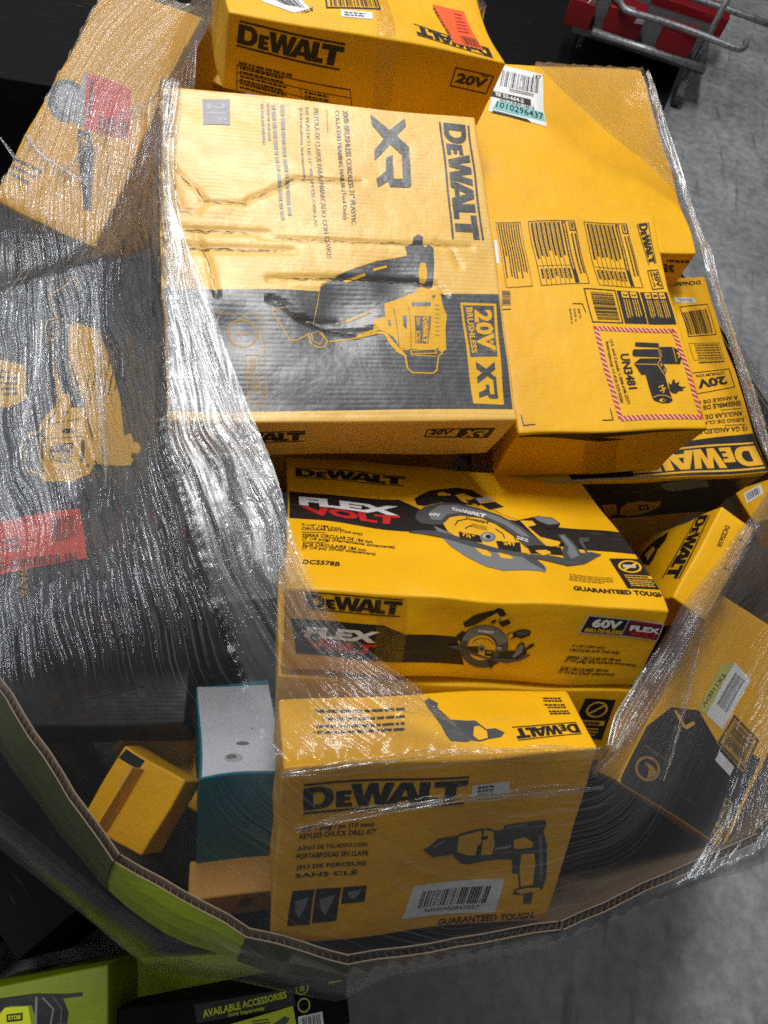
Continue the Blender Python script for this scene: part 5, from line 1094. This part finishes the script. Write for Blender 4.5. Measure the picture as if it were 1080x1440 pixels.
# gathered, roped edges of the tear
def gathered(pxs, w_in, w_out, amp, seed, folds=9, layers=2.4):
    P = np.array([on_film(p)[:2] for p in pxs]); seg = np.concatenate([[0], np.cumsum(np.linalg.norm(np.diff(P, axis=0), axis=1))])
    n = int(seg[-1] / 0.005); s = np.linspace(0, seg[-1], n)
    C = np.stack([np.interp(s, seg, P[:, 0]), np.interp(s, seg, P[:, 1])], 1)
    for _ in range(40): C[1:-1] = (C[:-2] + C[1:-1] * 2 + C[2:]) / 4
    Tn = np.gradient(C, axis=0); Tn /= np.linalg.norm(Tn, axis=1)[:, None]; Nn = np.stack([-Tn[:, 1], Tn[:, 0]], 1)
    K = folds * 5; j = np.linspace(0, 1, K + 1)
    taper = np.clip(np.minimum(s, seg[-1] - s) / 0.06, 0.15, 1)[:, None]
    wid = (0.75 + 0.5 * vnoise(s * 6, s * 0, seed))[:, None] * taper
    off = (-w_in + (w_in + w_out) * j)[None, :] * wid + 0.006 * (vnoise(s[:, None] * 14, j[None, :] * 6, seed + 1) - .5)
    X = C[:, None, 0] + Nn[:, None, 0] * off; Y = C[:, None, 1] + Nn[:, None, 1] * off
    prof_ = np.abs(np.sin(math.pi * (j[None, :] * folds + 1.6 * vnoise(s[:, None] * 5, j[None, :] * 3, seed + 2))))
    env = np.sin(math.pi * np.clip(j, 0, 1)) ** 0.5
    Zr = zf(X, Y) + 0.005 + amp * prof_ * env[None, :] * (0.5 + vnoise(s[:, None] * 9, j[None, :] * 4, seed + 3))
    V = np.stack([X.ravel(), Y.ravel(), Zr.ravel()], 1); m = K + 1
    a, b = np.meshgrid(np.arange(n - 1), np.arange(K), indexing='ij')
    F = np.stack([a * m + b, (a + 1) * m + b, (a + 1) * m + b + 1, a * m + b + 1], -1).reshape(-1, 4)
    S2, J2 = np.meshgrid(s, j * (w_in + w_out) * 1.4, indexing='ij')
    film_mesh('gathered_edge', V, F, np.stack([S2.ravel(), J2.ravel() + seed], 1), np.full(len(V), layers), crinkle=0.9)
gathered([(330, -60), (300, 10), (262, 80), (228, 160), (222, 250), (230, 340), (250, 430)], 0.012, 0.022, 0.005, 21, 5, 1.9)
gathered([(250, 330), (280, 430), (320, 540), (362, 650), (398, 760), (430, 850), (490, 915), (560, 965), (640, 1020)], 0.03, 0.012, 0.003, 31, 6, 1.0)
_a, _b = corner(pl, 1, 1, 1), corner(dc, 1, -1, 1)
gathered([tuple(to_px(_a + (_b - _a) * t + np.array([0, 0, .006]))) for t in np.linspace(.03, 1.0, 14)], 0.012, 0.012, 0.010, 41, 5, 4.5)
gathered([(1095, 665), (1060, 735), (1010, 810), (960, 880), (915, 955), (870, 1030), (830, 1090)], 0.016, 0.028, 0.009, 51, 8, 2.4)

for k, (pts, wi, am, ly) in enumerate((([(85, 255), (180, 160), (262, 72)], .004, .004, 1.6), ([(-5, 190), (60, 225), (122, 262)], .003, .003, 1.5), ([(30, 640), (52, 520), (60, 400)], .006, .004, 1.6), ([(150, 690), (140, 540), (132, 400)], .006, .004, 1.6),
        ([(395, 1092), (600, 1066), (842, 1056)], .006, .003, 1.4), ([(415, 1168), (620, 1128), (845, 1108)], .004, .003, 1.2), ([(985, 890), (960, 1000), (930, 1100)], .004, .003, 1.2))):
    gathered(pts, wi, wi, am, 101 + 7 * k, 3, ly)

# ------------------------------------------------------------------ background: cart with red cartons, lime cartons, added dark blocks
FOOT = at_z((947, 147), 0.0)
def height_at(xy, px):
    best = min(np.linspace(0.1, 1.6, 400), key=lambda z: np.hypot(*(to_px((xy[0], xy[1], z)) - np.array(px))))
    return best
RZ = height_at(FOOT, (1026, 62))
cart = link('platform_cart', None, None, 'grey tubular steel cart carrying red cartons on the concrete floor', 'cart'); cart.location = (FOOT[0], FOOT[1], 0)
CO = np.array([FOOT[0], FOOT[1], 0])
def cart_tube(name, pts, r, m='steel'):
    V, F = tube(np.array(pts) - CO, r); return mesh_obj(name, V, F, M[m], cart, smooth=True)
rl = [at_z(p, RZ) for p in cS((300, -40), (330, 10), (352, 42), (400, 66), (560, 112), (720, 168), (900, 238), (945, 246), (966, 232), (966, 205), (950, 175))]
rl = [np.array(p) for p in smooth_px([np.array(p) for p in rl], 4)][:-8]
cart_tube('top_rail', rl, 0.016)
cart_tube('top_rail', [at_z(p, RZ + 0.02) for p in cS((640, -30), (730, 0), (900, 55), (1120, 135))], 0.016)
cart_tube('leg', [FOOT + np.array([0, 0, .10]), (FOOT[0], FOOT[1], RZ + .30)], 0.015)
F2 = at_z(cS((120, 240))[0], 0.12)
cart_tube('leg', [F2, (F2[0], F2[1], RZ + .30)], 0.015)
BZ = height_at(FOOT, cS((770, 350))[0])
b0 = at_z(cS((190, 160))[0], BZ); b1 = at_z(cS((765, 350))[0], BZ)
cart_tube('shelf_bar', [b0, b1], 0.020)
ax_ = (b1 - b0) / np.linalg.norm(b1 - b0); bk_ = np.array([-ax_[1], ax_[0], 0])
dk = [b0 - ax_ * .1, b1, b1 + bk_ * .7, b0 - ax_ * .1 + bk_ * .7]
mesh_obj('deck', [tuple(p - CO + np.array([0, 0, z])) for z in (-.004, -.03) for p in dk], [(0, 1, 2, 3), (7, 6, 5, 4), (0, 4, 5, 1), (1, 5, 6, 2), (2, 6, 7, 3), (3, 7, 4, 0)], M['steel_dark'], cart)
V, F = tube([FOOT - CO + np.array([-.02, 0, .05]), FOOT - CO + np.array([.02, 0, .05])], 0.05, 16)
mesh_obj('caster_wheel', V, F, M['steel_dark'], cart)
V, F = tube([FOOT - CO + np.array([0, 0, .05]), FOOT - CO + np.array([0, 0, .13])], 0.022, 8)
mesh_obj('caster_fork', V, F, M['steel'], cart)
yaw = math.atan2(ax_[1], ax_[0])
def red_box(label, c_px, z, dims, seed, prints=True, dyaw=0.0, lift=0.0):
    dims = tuple(v * .85 for v in dims); p = at_z((c_px[0], c_px[1] - 16), z + dims[2])
    c = Carton('red_carton', label, 'carton', (p[0], p[1], z + dims[2] / 2 + .002), (0, 0, yaw + dyaw), dims, M['red_card'], seed=seed, cell=.05, group='red cartons on the cart', world=True)
    return c
r1_ = red_box('red carton with white product panel low on the tubular cart', cS((380, 90))[0], BZ, (.22, .16, .14), 101)
qq = cS((350, 28), (410, 45), (395, 85), (320, 75))
r1_.prints('white_panel', 'N', [('white_soiled', 1, rect(0, 0, 1, 1), cS((425, 85), (475, 95), (462, 130), (400, 120)))])
r1_.prints('product_panel', 'T', [('grey', 1, rect(0, 0, 1, 1), qq), ('ink', 2, rect(.2, .2, .7, .7), qq)])
r2_ = red_box('red carton wrapped in shiny film at the end of the cart shelf', cS((640, 200))[0], BZ, (.20, .15, .13), 103)
r2_.prints('white_mark', 'T', [('white_soiled', 1, rect(0, 0, 1, 1), cS((600, 120), (650, 145), (645, 152), (598, 127)))])
r3_ = red_box('long red carton lying across the top of the cart', cS((700, 60))[0], RZ - .22, (.50, .20, .14), 107)
r4_ = red_box('red carton with white script mark at one end of the cart', cS((160, 30))[0], RZ - .15, (.16, .22, .14), 109)
r4_.prints('script_mark', 'T', [('white_soiled', 1, words(1, 3, thick=.5, word=.3), cS((145, 40), (190, -20), (200, -14), (155, 48)))])
def crate(name, label, mt, corners_px, z, depth, h, cat='carton', seed=1, group=None):
    """a carton whose top edge between two pixels lies at height z"""
    a, b = at_z(corners_px[0], z), at_z(corners_px[1], z); d = b - a; L_ = np.linalg.norm(d[:2]); yw = math.atan2(d[1], d[0])
    n = np.array([d[1], -d[0], 0]) / L_; ctr = (a + b) / 2 + n * depth / 2
    return Carton(name, label, cat, (ctr[0], ctr[1], z - h / 2), (0, 0, yw), (L_, depth, h), M[mt], seed=seed, cell=.05, group=group, world=True)
lg = 'lime cartons beside the bulk box'
l1 = crate('lime_carton', 'bright lime carton with a black pressure washer picture', 'lime', ((-140, 1411), (152, 1358)), 0.62, .34, .60, seed=111, group=lg)
l1.prints('washer_picture', 'T', [('ink', 1, [cQ((0, 262), (110, 250), (200, 255), (250, 252), (248, 264), (190, 268), (205, 310), (200, 346), (110, 346), (95, 285), (30, 285), (-40, 330), (-60, 320))]), ('lime_print', 2, [cQ((15, 290), (85, 288), (92, 346), (-10, 346), (-5, 310))]), ('ink', 3, [cQ((18, 310), (68, 306), (66, 330), (18, 334))]), ('lime_print', 4, text('RYOBI', .03), cQ((24, 314), (62, 312), (60, 325), (24, 328)))] +
    lines_item('grey', 2, cQ, ((110, 262), (105, 346)), 3) + lines_item('grey', 2, cQ, ((130, 265), (160, 300), (150, 346)), 2) + lines_item('grey_dark', 2, cQ, ((160, 262), (185, 300), (180, 346)), 2))
l1.prints('side_lettering', 'A', [('ink', 1, words(1, 6, thick=.8, word=.12), cQ((300, 152), (115, 190), (112, 200), (296, 162)))])
l2 = crate('black_lime_carton', 'black and lime carton listing available accessories beside the lime carton', 'dark', ((60, 1442), (487, 1370)), 0.52, .30, .50, seed=113, group=lg)
l2.prints('accessory_panel', 'T', [('ink', 1, [cQ((590, 290), (890, 205), (905, 280), (600, 346))]), ('lime_print', 2, text('AVAILABLE ACCESSORIES', .03), cQ((615, 306), (874, 236), (878, 256), (618, 330))), ('lime_print', 2, text('Sold Separately', .02), cQ((692, 312), (806, 284), (808, 298), (694, 326))), ('lime_print', 2, [cQ((700, 346), (895, 280), (905, 346), (905, 400), (700, 400))]), ('grey_dark', 3, [cQ((830, 340), (868, 312), (885, 318), (870, 340), (850, 360))]), ('ink', 3, words(2, 4), cQ((765, 330), (830, 318), (832, 336), (767, 346)))])
l2.prints('symbol', 'T', [('lime_print', 1, ring(.5, .5, .5, .12), cQ((902, 212), (942, 206), (944, 244), (904, 250))), ('lime_print', 1, ring(.5, .5, .5, .1), cQ((908, 258), (946, 252), (948, 296), (910, 302))), ('lime_print', 2, rect(.3, .3, .7, .7), cQ((902, 212), (942, 206), (944, 244), (904, 250)))])
l2.prints('barcode_label', 'T', [('white', 1, rect(0, 0, 1, 1), cQ((910, 312), (982, 294), (988, 346), (912, 362))), ('ink', 2, barcode(95, 18, (.1, .1, .9, .9)), cQ((910, 312), (982, 294), (988, 346), (912, 362)))])
l2.prints('side_trim', 'T', [('lime_print', 1, rect(0, 0, 1, 1), cQ((1000, 208), (1040, 200), (1042, 206), (1002, 214)))])
l3 = crate('black_lime_carton', 'dark olive carton in shadow between lime carton and bulk box', 'green_print', ((150, 1352), (420, 1335)), 0.30, .22, .28, seed=117, group=lg)
dkc = Carton('dark_filler', 'large black filler block added to cover the floor beside the leaning saw carton', 'carton', (-1.62, 1.55, .45), (0, 0, .25), (1.3, 1.5, .9), M['dark'], seed=121, cell=.1, world=True)  # this block and the next are added to cover lit floor with black
dk2 = Carton('dark_filler', 'black filler block added to darken the floor behind the cart and heap', 'carton', (-.15, 1.72, .36), (0, 0, .2), (.8, .5, .7), M['dark'], seed=123, cell=.1, world=True)
dk3 = Carton('dark_filler', 'low black filler block standing in for shade against the green bulk box wall', 'carton', (-.62, -.585, .225), (0, 0, -.575), (.66, .20, .45), M['dark'], seed=127, cell=.1, world=True)  # this block and the next are added, standing in for floor shadow
dk4 = Carton('dark_filler', 'black filler block standing in for shadow on the floor beside the bright lime carton', 'carton', (-.80, -.83, .17), (0, 0, -.575), (.46, .36, .34), M['dark'], seed=129, cell=.1, world=True)
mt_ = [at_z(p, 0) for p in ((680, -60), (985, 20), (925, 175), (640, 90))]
mesh_obj('floor_shade_slab', [(p[0], p[1], z) for z in (.014, .004) for p in mt_], [(3, 2, 1, 0), (4, 5, 6, 7), (0, 1, 5, 4), (1, 2, 6, 5), (2, 3, 7, 6), (3, 0, 4, 7)], M['dark'], label='flat dark slab standing in for the shadow beneath the cart', cat='mat')  # dark slab laid in place of the shadow under the cart
